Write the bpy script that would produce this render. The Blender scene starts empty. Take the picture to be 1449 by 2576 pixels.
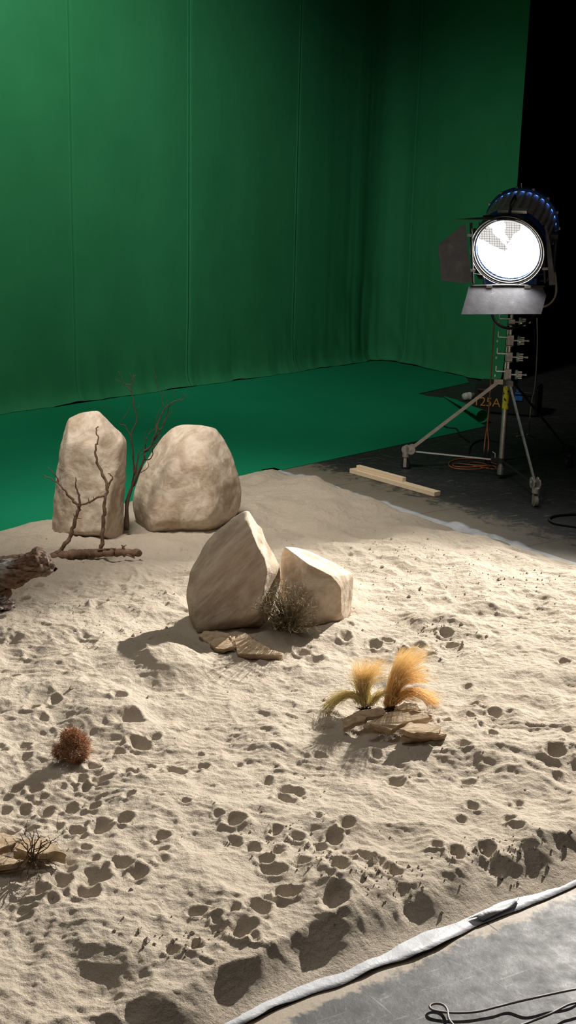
import bpy, bmesh, math, random
import numpy as np
from mathutils import Vector, Matrix

C = bpy.context.scene.collection
rng = np.random.default_rng(7)
random.seed(5)

# ------------------------------------------------------------------ camera model
F, CX, CY, CAMZ = 3000.0, 724.5, 1288.0, 2.7
_d = np.array([-284.5, 11312.0, 3000.0]); _d /= np.linalg.norm(_d)
_up = -_d
_fw = np.array([0, 0, 1.0])
_Y = _fw - _up * (_fw @ _up); _Y /= np.linalg.norm(_Y)
_X = np.cross(_Y, _up)
if _X[0] < 0: _X = -_X
ROT = np.array([_X, _Y, _up])           # camera axes -> world axes
CAM = np.array([0, 0, CAMZ])

def ray(x, y):
    return ROT @ np.array([(x - CX) / F, (y - CY) / F, 1.0])
def G(x, y, z=0.0):                      # point of the view line at height z
    v = ray(x, y); return CAM + (z - CAMZ) / v[2] * v
def D(x, y, Y):                          # point of the view line at depth Y
    v = ray(x, y); return CAM + Y / v[1] * v

cam = bpy.data.cameras.new('camera'); co = bpy.data.objects.new('camera', cam); C.objects.link(co)
M = Matrix([[ROT[i][0], -ROT[i][1], -ROT[i][2], CAM[i]] for i in range(3)] + [[0, 0, 0, 1]])
co.matrix_world = M
cam.sensor_fit = 'VERTICAL'; cam.sensor_height = 24.0; cam.lens = F * 24.0 / 2576.0
cam.clip_end = 200
bpy.context.scene.camera = co

# ------------------------------------------------------------------ noise
_T2 = np.random.default_rng(3).random((256, 256))
_T3 = np.random.default_rng(4).random((48, 48, 48))
def vn2(x, y, s=0):
    x = np.asarray(x, float) + 13.7 * s; y = np.asarray(y, float) + 7.3 * s
    xi = np.floor(x).astype(int); yi = np.floor(y).astype(int); fx = x - xi; fy = y - yi
    fx = fx * fx * fx * (fx * (fx * 6 - 15) + 10); fy = fy * fy * fy * (fy * (fy * 6 - 15) + 10)
    a = _T2[xi % 256, yi % 256]; b = _T2[(xi + 1) % 256, yi % 256]
    c = _T2[xi % 256, (yi + 1) % 256]; d = _T2[(xi + 1) % 256, (yi + 1) % 256]
    return ((a + (b - a) * fx) * (1 - fy) + (c + (d - c) * fx) * fy) * 2 - 1
def fbm2(x, y, o=4, s=0):
    r = 0; a = 1.0; f = 1.0
    for i in range(o):
        r = r + a * vn2(x * f, y * f, s + i * 1.7); a *= .5; f *= 2.03
    return r
def vn3(p, s=0):
    p = p + np.array([3.1, 5.7, 9.2]) * (s + 1)
    i = np.floor(p).astype(int); f = p - i; f = f * f * (3 - 2 * f)
    r = 0
    for dx in (0, 1):
        for dy in (0, 1):
            for dz in (0, 1):
                w = (f[:, 0] if dx else 1 - f[:, 0]) * (f[:, 1] if dy else 1 - f[:, 1]) * (f[:, 2] if dz else 1 - f[:, 2])
                r = r + w * _T3[(i[:, 0] + dx) % 48, (i[:, 1] + dy) % 48, (i[:, 2] + dz) % 48]
    return r * 2 - 1
def fbm3(p, o=4, s=0):
    r = 0; a = 1.0; f = 1.0
    for i in range(o):
        r = r + a * vn3(p * f, s + i); a *= .5; f *= 2.03
    return r
def sst(a, b, x):
    t = np.clip((x - a) / (b - a), 0, 1); return t * t * (3 - 2 * t)

# ------------------------------------------------------------------ object helpers
def tag(o, label=None, cat=None, group=None, kind=None):
    if label: o['label'] = label
    if cat: o['category'] = cat
    if group: o['group'] = group
    if kind: o['kind'] = kind
    return o
def thing(name, label, cat, loc, group=None):
    o = bpy.data.objects.new(name, None); C.objects.link(o)
    o.location = Vector(loc); o.empty_display_size = .1
    return tag(o, label, cat, group)
def wloc(o):
    v = Vector((0, 0, 0))
    while o is not None:
        v = v + o.location; o = o.parent
    return v
def link(name, me, mat, parent=None, origin=None):
    o = bpy.data.objects.new(name, me); C.objects.link(o)
    if mat: me.materials.append(mat)
    if parent is not None: o.parent = parent
    base = wloc(parent) if parent is not None else Vector((0, 0, 0))
    if origin is not None: o.location = Vector(origin) - base
    off = wloc(o)
    me.transform(Matrix.Translation(-off))
    return o
class MB:
    def __init__(s): s.v = []; s.f = []
    def add(s, vs, fs):
        n = len(s.v); s.v.extend([tuple(map(float, v)) for v in vs]); s.f.extend([tuple(i + n for i in f) for f in fs]); return s
    def box(s, c, ax, ay, az):           # centre and three half axes
        c, ax, ay, az = map(np.asarray, (c, ax, ay, az)); vs = []
        for k in (-1, 1):
            for i, j in ((-1, -1), (1, -1), (1, 1), (-1, 1)): vs.append(c + i * ax + j * ay + k * az)
        return s.add(vs, [(3, 2, 1, 0), (4, 5, 6, 7), (0, 1, 5, 4), (1, 2, 6, 5), (2, 3, 7, 6), (3, 0, 4, 7)])
    def bar(s, a, b, w, h, upv=(0, 0, 1)):
        a, b = np.asarray(a, float), np.asarray(b, float); d = b - a; L = np.linalg.norm(d); d /= L
        r = np.cross(d, upv); r /= np.linalg.norm(r); u = np.cross(r, d)
        return s.box((a + b) / 2, d * L / 2, r * w / 2, u * h / 2)
    def tube(s, pts, rad, n=8, cap=True):
        pts = np.asarray(pts, float); m = len(pts)
        rad = np.broadcast_to(np.asarray(rad, float), (m,))
        t = np.gradient(pts, axis=0); t /= np.maximum(np.linalg.norm(t, axis=1, keepdims=True), 1e-9)
        u = np.cross(t[0], (0.12, 0.31, 0.94))
        if np.linalg.norm(u) < 1e-3: u = np.cross(t[0], (1, 0, 0))
        u /= np.linalg.norm(u)
        an = np.arange(n) * 2 * math.pi / n; vs = []
        for i in range(m):
            u = u - t[i] * (u @ t[i]); u /= np.linalg.norm(u); w = np.cross(t[i], u)
            vs.extend(pts[i] + rad[i] * (np.cos(an)[:, None] * u + np.sin(an)[:, None] * w))
        fs = [(i * n + j, i * n + (j + 1) % n, (i + 1) * n + (j + 1) % n, (i + 1) * n + j) for i in range(m - 1) for j in range(n)]
        if cap: fs += [tuple(range(n - 1, -1, -1)), tuple(range((m - 1) * n, m * n))]
        return s.add(vs, fs)
    def cyl(s, a, b, r, n=16, r2=None):
        return s.tube([a, b], [r, r if r2 is None else r2], n)
    def lathe(s, prof, c, axis, n=48, upv=(0, 0, 1), rf=None):   # prof: (distance along axis, radius)
        c = np.asarray(c, float); axis = np.asarray(axis, float) / np.linalg.norm(axis)
        r = np.cross(axis, upv); r /= np.linalg.norm(r); u = np.cross(r, axis); vs = []
        for (h, R) in prof:
            for k in range(n):
                a = 2 * math.pi * k / n; q = R * (rf(a) if rf else 1)
                vs.append(c + axis * h + q * (math.cos(a) * r + math.sin(a) * u))
        fs = [(i * n + k, i * n + (k + 1) % n, (i + 1) * n + (k + 1) % n, (i + 1) * n + k) for i in range(len(prof) - 1) for k in range(n)]
        return s.add(vs, fs)
    def build(s, name, mat, parent=None, origin=None, smooth=False):
        me = bpy.data.meshes.new(name); me.from_pydata(s.v, [], s.f); me.update()
        if smooth: me.polygons.foreach_set('use_smooth', [True] * len(me.polygons))
        return link(name, me, mat, parent, origin)
def spline(pts, k=6):                    # Catmull-Rom through the points
    p = np.asarray(pts, float)
    if len(p) < 3: return p
    q = np.vstack([2 * p[0] - p[1], p, 2 * p[-1] - p[-2]]); out = []
    for i in range(1, len(q) - 2):
        for t in np.arange(k) / k:
            out.append(.5 * (2 * q[i] + (q[i + 1] - q[i - 1]) * t + (2 * q[i - 1] - 5 * q[i] + 4 * q[i + 1] - q[i + 2]) * t * t + (3 * q[i] - q[i - 1] - 3 * q[i + 1] + q[i + 2]) * t ** 3))
    out.append(q[-2]); return np.array(out)
def grid_mesh(name, V, nr, nc, keep=None):
    idx = np.arange(nr * nc).reshape(nr, nc)
    q = np.stack([idx[:-1, :-1], idx[:-1, 1:], idx[1:, 1:], idx[1:, :-1]], -1).reshape(-1, 4)
    if keep is not None: q = q[keep.reshape(-1)]
    used = np.unique(q); remap = np.full(nr * nc, -1); remap[used] = np.arange(len(used))
    V = V.reshape(-1, 3)[used]; q = remap[q]
    me = bpy.data.meshes.new(name); me.vertices.add(len(V)); me.vertices.foreach_set('co', V.astype(np.float32).ravel())
    me.loops.add(q.size); me.loops.foreach_set('vertex_index', q.astype(np.int32).ravel())
    me.polygons.add(len(q)); me.polygons.foreach_set('loop_start', (np.arange(len(q)) * 4).astype(np.int32))
    me.update(calc_edges=True); me.validate()
    me.polygons.foreach_set('use_smooth', [True] * len(me.polygons))
    return me

# ------------------------------------------------------------------ materials
def newmat(name):
    m = bpy.data.materials.new(name); m.use_nodes = True; nt = m.node_tree
    return m, nt, nt.nodes['Principled BSDF']
def N(nt, t, **k):
    n = nt.nodes.new('ShaderNode' + t)
    for a, b in k.items():
        if a in n.inputs: n.inputs[a].default_value = b
        else: setattr(n, a, b)
    return n
def coords(nt, scale=(1, 1, 1), rot=(0, 0, 0), loc=(0, 0, 0)):
    tc = N(nt, 'TexCoord'); mp = N(nt, 'Mapping'); mp.vector_type = 'TEXTURE'; mp.inputs['Scale'].default_value = tuple(1 / q for q in scale); mp.inputs['Rotation'].default_value = rot; mp.inputs['Location'].default_value = loc
    nt.links.new(tc.outputs['Object'], mp.inputs['Vector']); return mp.outputs['Vector']
def noise(nt, vec, scale, detail=6, rough=.6, dist=0):
    n = N(nt, 'TexNoise'); n.inputs['Scale'].default_value = scale; n.inputs['Detail'].default_value = detail
    n.inputs['Roughness'].default_value = rough; n.inputs['Distortion'].default_value = dist
    nt.links.new(vec, n.inputs['Vector']); return n.outputs['Fac']
def ramp(nt, fac, stops):
    r = N(nt, 'ValToRGB'); e = r.color_ramp.elements
    while len(e) < len(stops): e.new(.5)
    for el, (p, c) in zip(e, stops):
        el.position = p; el.color = (*c, 1) if len(c) == 3 else c
    nt.links.new(fac, r.inputs['Fac']); return r.outputs['Color']
def g3(v): return (v, v, v)
def bump(nt, b, h, dist, strength=1.0, prev=None):
    n = N(nt, 'Bump'); n.inputs['Distance'].default_value = dist; n.inputs['Strength'].default_value = strength
    nt.links.new(h, n.inputs['Height'])
    if prev is not None: nt.links.new(prev, n.inputs['Normal'])
    nt.links.new(n.outputs['Normal'], b.inputs['Normal']); return n.outputs['Normal']
def mixc(nt, f, a, b, mode='MIX'):
    n = N(nt, 'Mix'); n.data_type = 'RGBA'; n.blend_type = mode
    for v, i in ((f, 0), (a, 6), (b, 7)):
        if hasattr(v, 'is_output'): nt.links.new(v, n.inputs[i])
        else: n.inputs[i].default_value = v if i == 0 else (*v, 1)
    return n.outputs[2]
def math_(nt, op, a, b=0.0, c=0.0):
    n = N(nt, 'Math'); n.operation = op
    for i, v in enumerate((a, b, c)):
        if hasattr(v, 'is_output'): nt.links.new(v, n.inputs[i])
        else: n.inputs[i].default_value = v
    return n.outputs[0]
def mat_noise(name, stops, scale=5, rough=.7, metal=0, bsc=40, bd=.004, stretch=(1, 1, 1), rot=(0, 0, 0), detail=7, dist=0, spec=.3):
    m, nt, b = newmat(name); v = coords(nt, stretch, rot)
    nt.links.new(ramp(nt, noise(nt, v, scale, detail, .6, dist), stops), b.inputs['Base Color'])
    b.inputs['Roughness'].default_value = rough; b.inputs['Metallic'].default_value = metal; b.inputs['Specular IOR Level'].default_value = spec
    if bd: bump(nt, b, noise(nt, v, bsc, 5), bd)
    return m
def mat_plain(name, c, rough=.5, metal=0, spec=.4, var=.15, sc=30):
    return mat_noise(name, [(.3, tuple(x * (1 - var) for x in c)), (.7, tuple(min(1, x * (1 + var)) for x in c))], sc, rough, metal, bd=0, spec=spec)

# sand
SAND, nt, b = newmat('sand'); v = coords(nt)
c1 = ramp(nt, noise(nt, v, 2.2, 6, .6), [(.3, (.485, .412, .328)), (.7, (.565, .486, .392))])
c2 = ramp(nt, noise(nt, v, 420, 3, .7), [(.30, (.45, .44, .43)), (.48, (.95, .95, .95)), (.75, (1.08, 1.08, 1.08))])
nt.links.new(mixc(nt, 1.0, c1, c2, 'MULTIPLY'), b.inputs['Base Color'])
b.inputs['Roughness'].default_value = .95; b.inputs['Specular IOR Level'].default_value = .1
p = bump(nt, b, noise(nt, v, 45, 6, .65), .018, .9)
bump(nt, b, noise(nt, v, 300, 3, .6), .0022, .9, p)

def rock_mat(name, a, c, d, sc=4.0, bd=.012, rot=(0, 0, 0), st=(1, 1, 1)):
    m, nt, b = newmat(name); v = coords(nt, st, rot)
    n1 = noise(nt, v, sc, 9, .62, 1.2); n2 = noise(nt, v, sc * 3.1, 8, .65, .6)
    col = ramp(nt, n1, [(.30, a), (.47, c), (.56, d), (.72, c)])
    col2 = ramp(nt, n2, [(.35, (.80, .76, .72)), (.6, (1.04, 1.04, 1.04))])
    nt.links.new(mixc(nt, .8, col, col2, 'MULTIPLY'), b.inputs['Base Color'])
    b.inputs['Roughness'].default_value = .85; b.inputs['Specular IOR Level'].default_value = .2
    p = bump(nt, b, n2, bd * 1.6, .8); bump(nt, b, noise(nt, v, sc * 14, 6, .7), bd * .5, .8, p)
    return m
ROCK1 = rock_mat('plaster_rock', (.38, .285, .20), (.50, .405, .31), (.63, .54, .44), 4.0, .006)
ROCK2 = rock_mat('plaster_rock_streaked', (.36, .275, .195), (.47, .378, .285), (.60, .515, .415), 2.2, .010, (0, -.80, 0), (.55, 1.0, 2.6))
SLAB = rock_mat('sandstone_slab', (.36, .25, .145), (.50, .375, .245), (.60, .48, .34), 5, .006, (0, 0, .5), (1, 2.5, 6))

# green cloth
def cloth_mat(name, dark, light, bd):
    m, nt, b = newmat(name); v = coords(nt)
    nt.links.new(ramp(nt, noise(nt, v, 1.1, 3), [(.3, dark), (.7, light)]), b.inputs['Base Color'])
    b.inputs['Roughness'].default_value = .85; b.inputs['Specular IOR Level'].default_value = .15
    v2 = coords(nt, (3.0, 3.0, .8), (0.15, 0, .9))
    p = bump(nt, b, noise(nt, v2, 2.2, 7, .6, .8), bd, .6)
    bump(nt, b, noise(nt, v, 260, 2), .002, .5, p); return m
GREEN = cloth_mat('green_cloth', (.022, .19, .080), (.028, .215, .094), .006)
GREENF = cloth_mat('green_vinyl', (.0035, .185, .088), (.005, .20, .097), .003)

# floor
fa = G(660, 2540)[:2]; fb = G(1449, 2209)[:2]
ra = G(715, 1187)[:2]; rb = G(1449, 1418)[:2]
ga = G(0, 1340)[:2]; gb = G(610, 1203)[:2]
def inward(a, bb, ref=np.array([0, 7.0])):
    d = (bb - a) / np.linalg.norm(bb - a); n = np.array([-d[1], d[0]])
    if (ref - a) @ n < 0: n = -n
    return n, float(a @ n)
NF, OF = inward(fa, fb); NR, OR_ = inward(ra, rb); NG, OG = inward(ga, gb)
FLOOR, nt, b = newmat('black_floor_paint'); v = coords(nt)
sep = N(nt, 'SeparateXYZ'); nt.links.new(v, sep.inputs[0])
def linedist(n, o):
    return math_(nt, 'SUBTRACT', math_(nt, 'ADD', math_(nt, 'MULTIPLY', sep.outputs[0], float(n[0])), math_(nt, 'MULTIPLY', sep.outputs[1], float(n[1]))), o)
base = ramp(nt, noise(nt, v, 3, 8, .65, .5), [(.3, (.013, .0132, .0142)), (.7, (.024, .0243, .026))])
col = base
for k, (rt, st, sc, lo) in enumerate([((0, 0, .5), (1, 9, 1), 4.5, .62), ((0, 0, -.9), (1, 14, 1), 3.6, .65), ((0, 0, 1.6), (1.5, 12, 1), 5.5, .66), ((0, 0, 2.4), (1, 26, 1), 3.1, .655)]):
    vv = coords(nt, st, rt); s_ = ramp(nt, noise(nt, vv, sc, 5, .62, .9), [(lo - .02, (0, 0, 0)), (lo + .08, (1, 1, 1))])
    col = mixc(nt, math_(nt, 'MULTIPLY', s_, .55), col, (.22, .22, .22))
dr = linedist(-NR, -OR_); df = linedist(-NF, -OF)
nd = noise(nt, v, 5, 8, .72, .6); nd2 = noise(nt, v, 26, 6, .7)
def dust(dd, width, amt):
    t = math_(nt, 'SUBTRACT', 1.0, math_(nt, 'DIVIDE', math_(nt, 'ABSOLUTE', dd), width)); t = math_(nt, 'MAXIMUM', t, 0.0)
    s_ = math_(nt, 'ADD', math_(nt, 'MULTIPLY', t, .55), math_(nt, 'MULTIPLY', math_(nt, 'ADD', nd, math_(nt, 'MULTIPLY', nd2, .5)), .62))
    r_ = ramp(nt, s_, [(.74, (0, 0, 0)), (.82, (1, 1, 1))])
    return math_(nt, 'MULTIPLY', math_(nt, 'MULTIPLY', r_, amt), math_(nt, 'GREATER_THAN', t, 0.0))
col = mixc(nt, dust(df, .22, .75), col, (.33, .265, .19))
tr = math_(nt, 'MAXIMUM', math_(nt, 'SUBTRACT', 1.0, math_(nt, 'DIVIDE', math_(nt, 'ABSOLUTE', dr), .75)), 0.0)
col = mixc(nt, math_(nt, 'MULTIPLY', tr, math_(nt, 'MULTIPLY', nd, .45)), col, (.30, .26, .2))
col = mixc(nt, dust(dr, 1.1, .4), col, (.33, .28, .21))
br = N(nt, 'TexBrick'); br.offset = 0; vb = coords(nt, (1, 1, 1), (0, 0, math.atan2(*(fb - fa)[::-1])), tuple(G(1219, 2318)))
nt.links.new(vb, br.inputs['Vector'])
for k_, v_ in (('Scale', 1.0), ('Mortar Size', .003), ('Mortar Smooth', 0.1), ('Brick Width', 2.44), ('Row Height', 1.22)): br.inputs[k_].default_value = v_
col = mixc(nt, br.outputs['Fac'], col, (.004, .004, .004))
nt.links.new(col, b.inputs['Base Color'])
b.inputs['Specular IOR Level'].default_value = .42
nt.links.new(ramp(nt, noise(nt, v, 9, 7, .7), [(.3, g3(.50)), (.7, g3(.72))]), b.inputs['Roughness'])
p = bump(nt, b, noise(nt, v, 60, 6, .7), .002, .6)
BLACKWALL = mat_plain('black_wall_paint', (.006, .006, .007), .9)
WHITE_SHEET = mat_noise('white_plastic_sheet', [(.3, (.36, .37, .395)), (.65, (.48, .49, .52))], 9, .45, bsc=14, bd=.006)
DARKPLASTIC = mat_plain('black_plastic', (.012, .012, .014), .45)
RUBBER = mat_plain('black_rubber', (.010, .010, .011), .6)
STEEL = mat_noise('worn_steel', [(.3, (.35, .34, .32)), (.7, (.62, .60, .57))], 25, .38, .85, 90, .0005)
CHROME = mat_noise('bright_steel', [(.3, (.70, .69, .67)), (.7, (.88, .87, .85))], 40, .3, .55, 90, .0003)
ALU = mat_noise('dull_aluminium', [(.3, (.38, .34, .30)), (.7, (.52, .48, .43))], 18, .5, .55, 90, .0006)
DARKSTEEL = mat_plain('dark_steel', (.05, .05, .05), .45, .6)
DOOR = mat_noise('matt_black_sheet_metal', [(.35, (.11, .11, .122)), (.62, (.16, .16, .175)), (.70, (.22, .22, .24))], 11, .5, .25, 60, .001, spec=.5)
BLUE = mat_plain('blue_enamel', (.02, .10, .38), .35, .2)
RIB = mat_noise('ribbed_aluminium', [(.3, (.48, .44, .41)), (.7, (.66, .62, .58))], 14, .36, .2, 60, .0006)
YELLOW = mat_noise('yellow_tape', [(.40, (.02, .02, .015)), (.43, (.55, .50, .03)), (.75, (.68, .62, .05))], 26, .5, bd=0, stretch=(2, 2, 1), detail=3)
WOOD = mat_noise('pale_pine', [(.3, (.66, .50, .33)), (.5, (.76, .60, .42)), (.7, (.82, .68, .50))], 3, .6, bsc=20, bd=.001, stretch=(14, 14, 60), rot=(0, 0, 0))
BRANCH = mat_noise('dead_branch_wood', [(.3, (.075, .042, .024)), (.55, (.17, .105, .065)), (.75, (.27, .19, .13))], 14, .8, bsc=60, bd=.004, stretch=(1, 1, .4))
TWIG = mat_noise('dark_twig_wood', [(.3, (.035, .02, .014)), (.7, (.10, .058, .038))], 10, .7, bd=0)
DRYTWIG = mat_noise('dry_brown_twig', [(.3, (.05, .028, .016)), (.7, (.16, .10, .06))], 30, .7, bd=0)
SHRUB = mat_noise('dry_shrub_stem', [(.3, (.09, .07, .035)), (.55, (.17, .135, .075)), (.75, (.36, .30, .19))], 22, .7, bd=0)
def grass_mat(name, lo, hi, z0, z1):
    m, nt, b = newmat(name); v = coords(nt); sp = N(nt, 'SeparateXYZ'); nt.links.new(v, sp.inputs[0])
    t = math_(nt, 'DIVIDE', math_(nt, 'SUBTRACT', sp.outputs[2], z0), z1 - z0)
    t = math_(nt, 'ADD', t, math_(nt, 'MULTIPLY', math_(nt, 'SUBTRACT', noise(nt, v, 60, 2), .5), .9))
    c = ramp(nt, t, [(0, lo[0]), (.35, lo[1]), (1, hi)]); nt.links.new(c, b.inputs['Base Color'])
    b.inputs['Roughness'].default_value = .6; b.inputs['Specular IOR Level'].default_value = .2
    tr_ = N(nt, 'BsdfTranslucent'); nt.links.new(c, tr_.inputs['Color']); mx = N(nt, 'MixShader'); mx.inputs[0].default_value = .45
    nt.links.new(b.outputs[0], mx.inputs[1]); nt.links.new(tr_.outputs[0], mx.inputs[2])
    nt.links.new(mx.outputs[0], nt.nodes['Material Output'].inputs[0]); return m
GRASS_L = grass_mat('green_gold_grass', ((.36, .28, .11), (.76, .68, .38)), (.96, .80, .52), 0.0, .28)
GRASS_R = grass_mat('orange_gold_grass', ((.42, .25, .09), (.92, .70, .36)), (.97, .82, .54), 0.0, .30)
ROOT = mat_noise('fibrous_root', [(.3, (.05, .025, .012)), (.7, (.17, .10, .05))], 60, .9, bsc=90, bd=.01)
TUMBLE = mat_noise('red_brown_bristle', [(.3, (.22, .10, .05)), (.55, (.46, .25, .14)), (.75, (.64, .42, .27))], 45, .75, bd=0)
CORD_O = mat_plain('orange_brown_cord', (.30, .10, .055), .5)
CORD_P = mat_plain('pale_cord', (.36, .30, .22), .5)
CORD_W = mat_plain('dusty_grey_cord', (.20, .175, .17), .5)
LOGM, nt, b = newmat('weathered_log'); v = coords(nt, (1.0, 5, 5)); v0 = coords(nt)
n1 = noise(nt, v, 6, 9, .68, 1.0); n2 = noise(nt, v0, 3.2, 5)
ca = ramp(nt, n1, [(.30, (.035, .018, .012)), (.44, (.17, .085, .05)), (.56, (.30, .20, .14)), (.72, (.20, .10, .06))])
cb = ramp(nt, n1, [(.33, (.05, .035, .028)), (.46, (.40, .36, .33)), (.7, (.62, .58, .56))])
sz = N(nt, 'SeparateXYZ'); nt.links.new(v0, sz.inputs[0])
msk = ramp(nt, math_(nt, 'ADD', n2, math_(nt, 'MULTIPLY', sz.outputs[2], .75)), [(.70, (0, 0, 0)), (.80, (1, 1, 1))])
nt.links.new(mixc(nt, msk, ca, cb), b.inputs['Base Color']); b.inputs['Roughness'].default_value = .85
bump(nt, b, n1, .03, 1.0)
BARK = mat_noise('pale_flaking_bark', [(.32, (.07, .045, .038)), (.5, (.30, .24, .215)), (.7, (.62, .57, .53))], 22, .85, bsc=30, bd=.02)
CASE = mat_plain('black_case', (.014, .014, .015), .5)
STENCIL = mat_plain('faded_orange_stencil', (.50, .25, .045), .6)
BLUELAB = mat_plain('blue_panel', (.02, .13, .42), .5)
PALE = mat_plain('pale_plastic', (.42, .42, .40), .5)
# lamp lens: hot lobes of the bulb's reflector, and two dimmer patches
LENS, nt, b = newmat('glowing_lens'); v = coords(nt)
em = N(nt, 'Emission'); em.inputs['Color'].default_value = (1, .97, .93, 1)
nt.links.new(ramp(nt, noise(nt, v, 4.0, 2, .4), [(.38, g3(.045)), (.56, g3(1.0))]), em.inputs['Strength'])
sm = math_(nt, 'MULTIPLY', ramp(nt, noise(nt, v, 4.0, 2, .4), [(.45, g3(.02)), (.54, g3(1.0))]), 42.0)
nt.links.new(sm, em.inputs['Strength']); nt.links.new(em.outputs[0], nt.nodes['Material Output'].inputs[0])

# ------------------------------------------------------------------ setting
def struct(name, mb, m): return tag(mb.build(name, m), kind='structure')
struct('floor', MB().add([(-14, -1, 0), (14, -1, 0), (14, 30, 0), (-14, 30, 0)], [(0, 1, 2, 3)]), FLOOR)
struct('wall_back', MB().box((0, 29, 5), (14, 0, 0), (0, .1, 0), (0, 0, 5)), BLACKWALL)
struct('wall_right', MB().box((13, 14, 5), (.1, 0, 0), (0, 15, 0), (0, 0, 5)), BLACKWALL)

# ------------------------------------------------------------------ sand bed
FEET = [(140,1765,1),(107,1800,1),(82,1780,1),(322,1812,1.9),(350,1868,1.35),(390,1852,1),(295,1887,1),(372,1922,1),(442,1937,1.3),(325,1942,1.2),(354,1952,1),(202,1954,1),
(255,1958,1.2),(215,1974,1),(40,1975,1.1),(87,1978,1.1),(105,1992,.8),(157,1972,.8),(60,1890,1.1),(235,1925,1.2),(325,2010,.8),(177,2022,.9),(235,2022,.9),(112,2026,1),
(62,2020,1),(10,2025,1),(510,1925,.8),(670,1960,1),(717,1984,1.1),(720,2012,1.2),(462,1817,.9),(505,1885,.7),(452,1595,.8),(245,1530,1.3),(0,1872,1.3),(300,1765,1.2),
(60,1857,.9),(30,1702,1),(465,2025,.7),(600,1915,.7),(18,2080,1.1),(145,2064,.9),(192,2085,1),(255,2080,1.3),(315,2066,1),(75,2074,.7),(117,2036,.9),(205,2102,.6),
(410,2106,.9),(407,2143,.7),(215,2136,.7),(237,2160,.7),(310,2176,1.2),(155,2216,1.5),(228,2208,1.9),(215,2251,1.2),(107,2243,1.1),(70,2286,1),(130,2271,.8),(350,2206,1),
(590,2073,1.1),(550,2058,.7),(590,2113,.8),(640,2128,1),(700,2133,1),(667,2156,.9),(695,2091,.9),(690,2186,1.2),(650,2281,1.2),(605,2331,1.5),(640,2358,.7),(545,2311,.8),
(585,2291,.8),(495,2291,.8),(492,2371,.8),(435,2386,.8),(670,2256,.9),(710,2241,1),(405,2171,.8),(1172,1716,1.1),(1190,1768,1),(1212,1776,.9),(1242,1796,1),(1212,1826,.9),
(1240,1847,.8),(870,1601,1.2),(790,1599,1),(790,1648,1.6),(760,1630,1.3),(940,1610,1.3),(975,1600,1.2),(1120,1590,1.2),(1140,1610,1.2),(1045,1612,1.4),(1080,1630,1.2),(1010,1625,1),
(1420,1663,1.2),(1395,1896,1.3),(1162,1880,1),(827,1816,1),(805,1896,1),(945,1893,1),(880,1574,.8),(1125,1816,1),(1185,1802,.7),(997,1951,1.3),(1180,1943,1),(1190,2018,.9),
(745,1985,1),(875,2078,1.1),(745,2102,1),(840,2106,1.2),(800,2062,.8),(805,2126,1),(760,2166,1),(840,2262,1.5),(850,2202,1.4),(985,2186,1.1),(880,2155,1.1),(920,2165,1.1),
(950,2172,1),(1225,2126,1.2),(1160,2046,.9),(1285,2050,.8),(1305,2071,.8),(1305,2000,.9),(1100,2128,.9),(1145,2141,1.1),(735,2246,1),(1025,2252,1),(95,1470,1),(180,1480,.9),
(268,1464,1),(430,1450,.9),(380,1430,.8),(400,1395,.7),(460,1375,.7),(350,1420,.8),(60,1495,.9),(640,1600,.6),(700,1330,.8),(750,1400,.7),(880,1395,.7),(940,1345,.6)]
MOUNDS = [(385,1668,.30,.125),(480,1690,.22,.04),(300,1790,.26,.05),(165,1725,.25,.05),(60,1600,.30,.05),(190,1560,.3,.035),(700,1608,.20,.045),(850,1590,.18,.04),
(1085,1565,.22,.055),(1160,1570,.2,.035),(420,1850,.2,.03),(250,1705,.16,-.03),(330,1815,.10,-.03),(250,2385,.22,.055),(60,2520,.25,-.04),(560,2490,.2,-.03),(620,2310,.20,.03),(900,2215,.22,.035),(1150,2120,.2,.03),
(1000,1240,.35,.03),(800,1215,.4,.045),(680,1215,.3,.03),(240,2455,.20,-.06),(1330,2090,.25,.03),(100,1400,.35,.03),(1250,1480,.5,.02)]
_fp = []
for (x, y, s) in FEET:
    g = G(x, y + 3, .13); _fp.append((g[0], g[1], s * .82, rng.uniform(-1.2, 1.2), .0225 * min(s, 1.35) * rng.uniform(.9, 1.25)))
for i in range(80):
    x = rng.uniform(-2.6, 3.0); y = rng.uniform(3.3, 11.5)
    if y > 8: 
        if rng.random() < .5: continue
    _fp.append((x, y, rng.uniform(.8, 1.7), rng.uniform(-1.4, 1.4), rng.uniform(.003, .008)))
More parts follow.
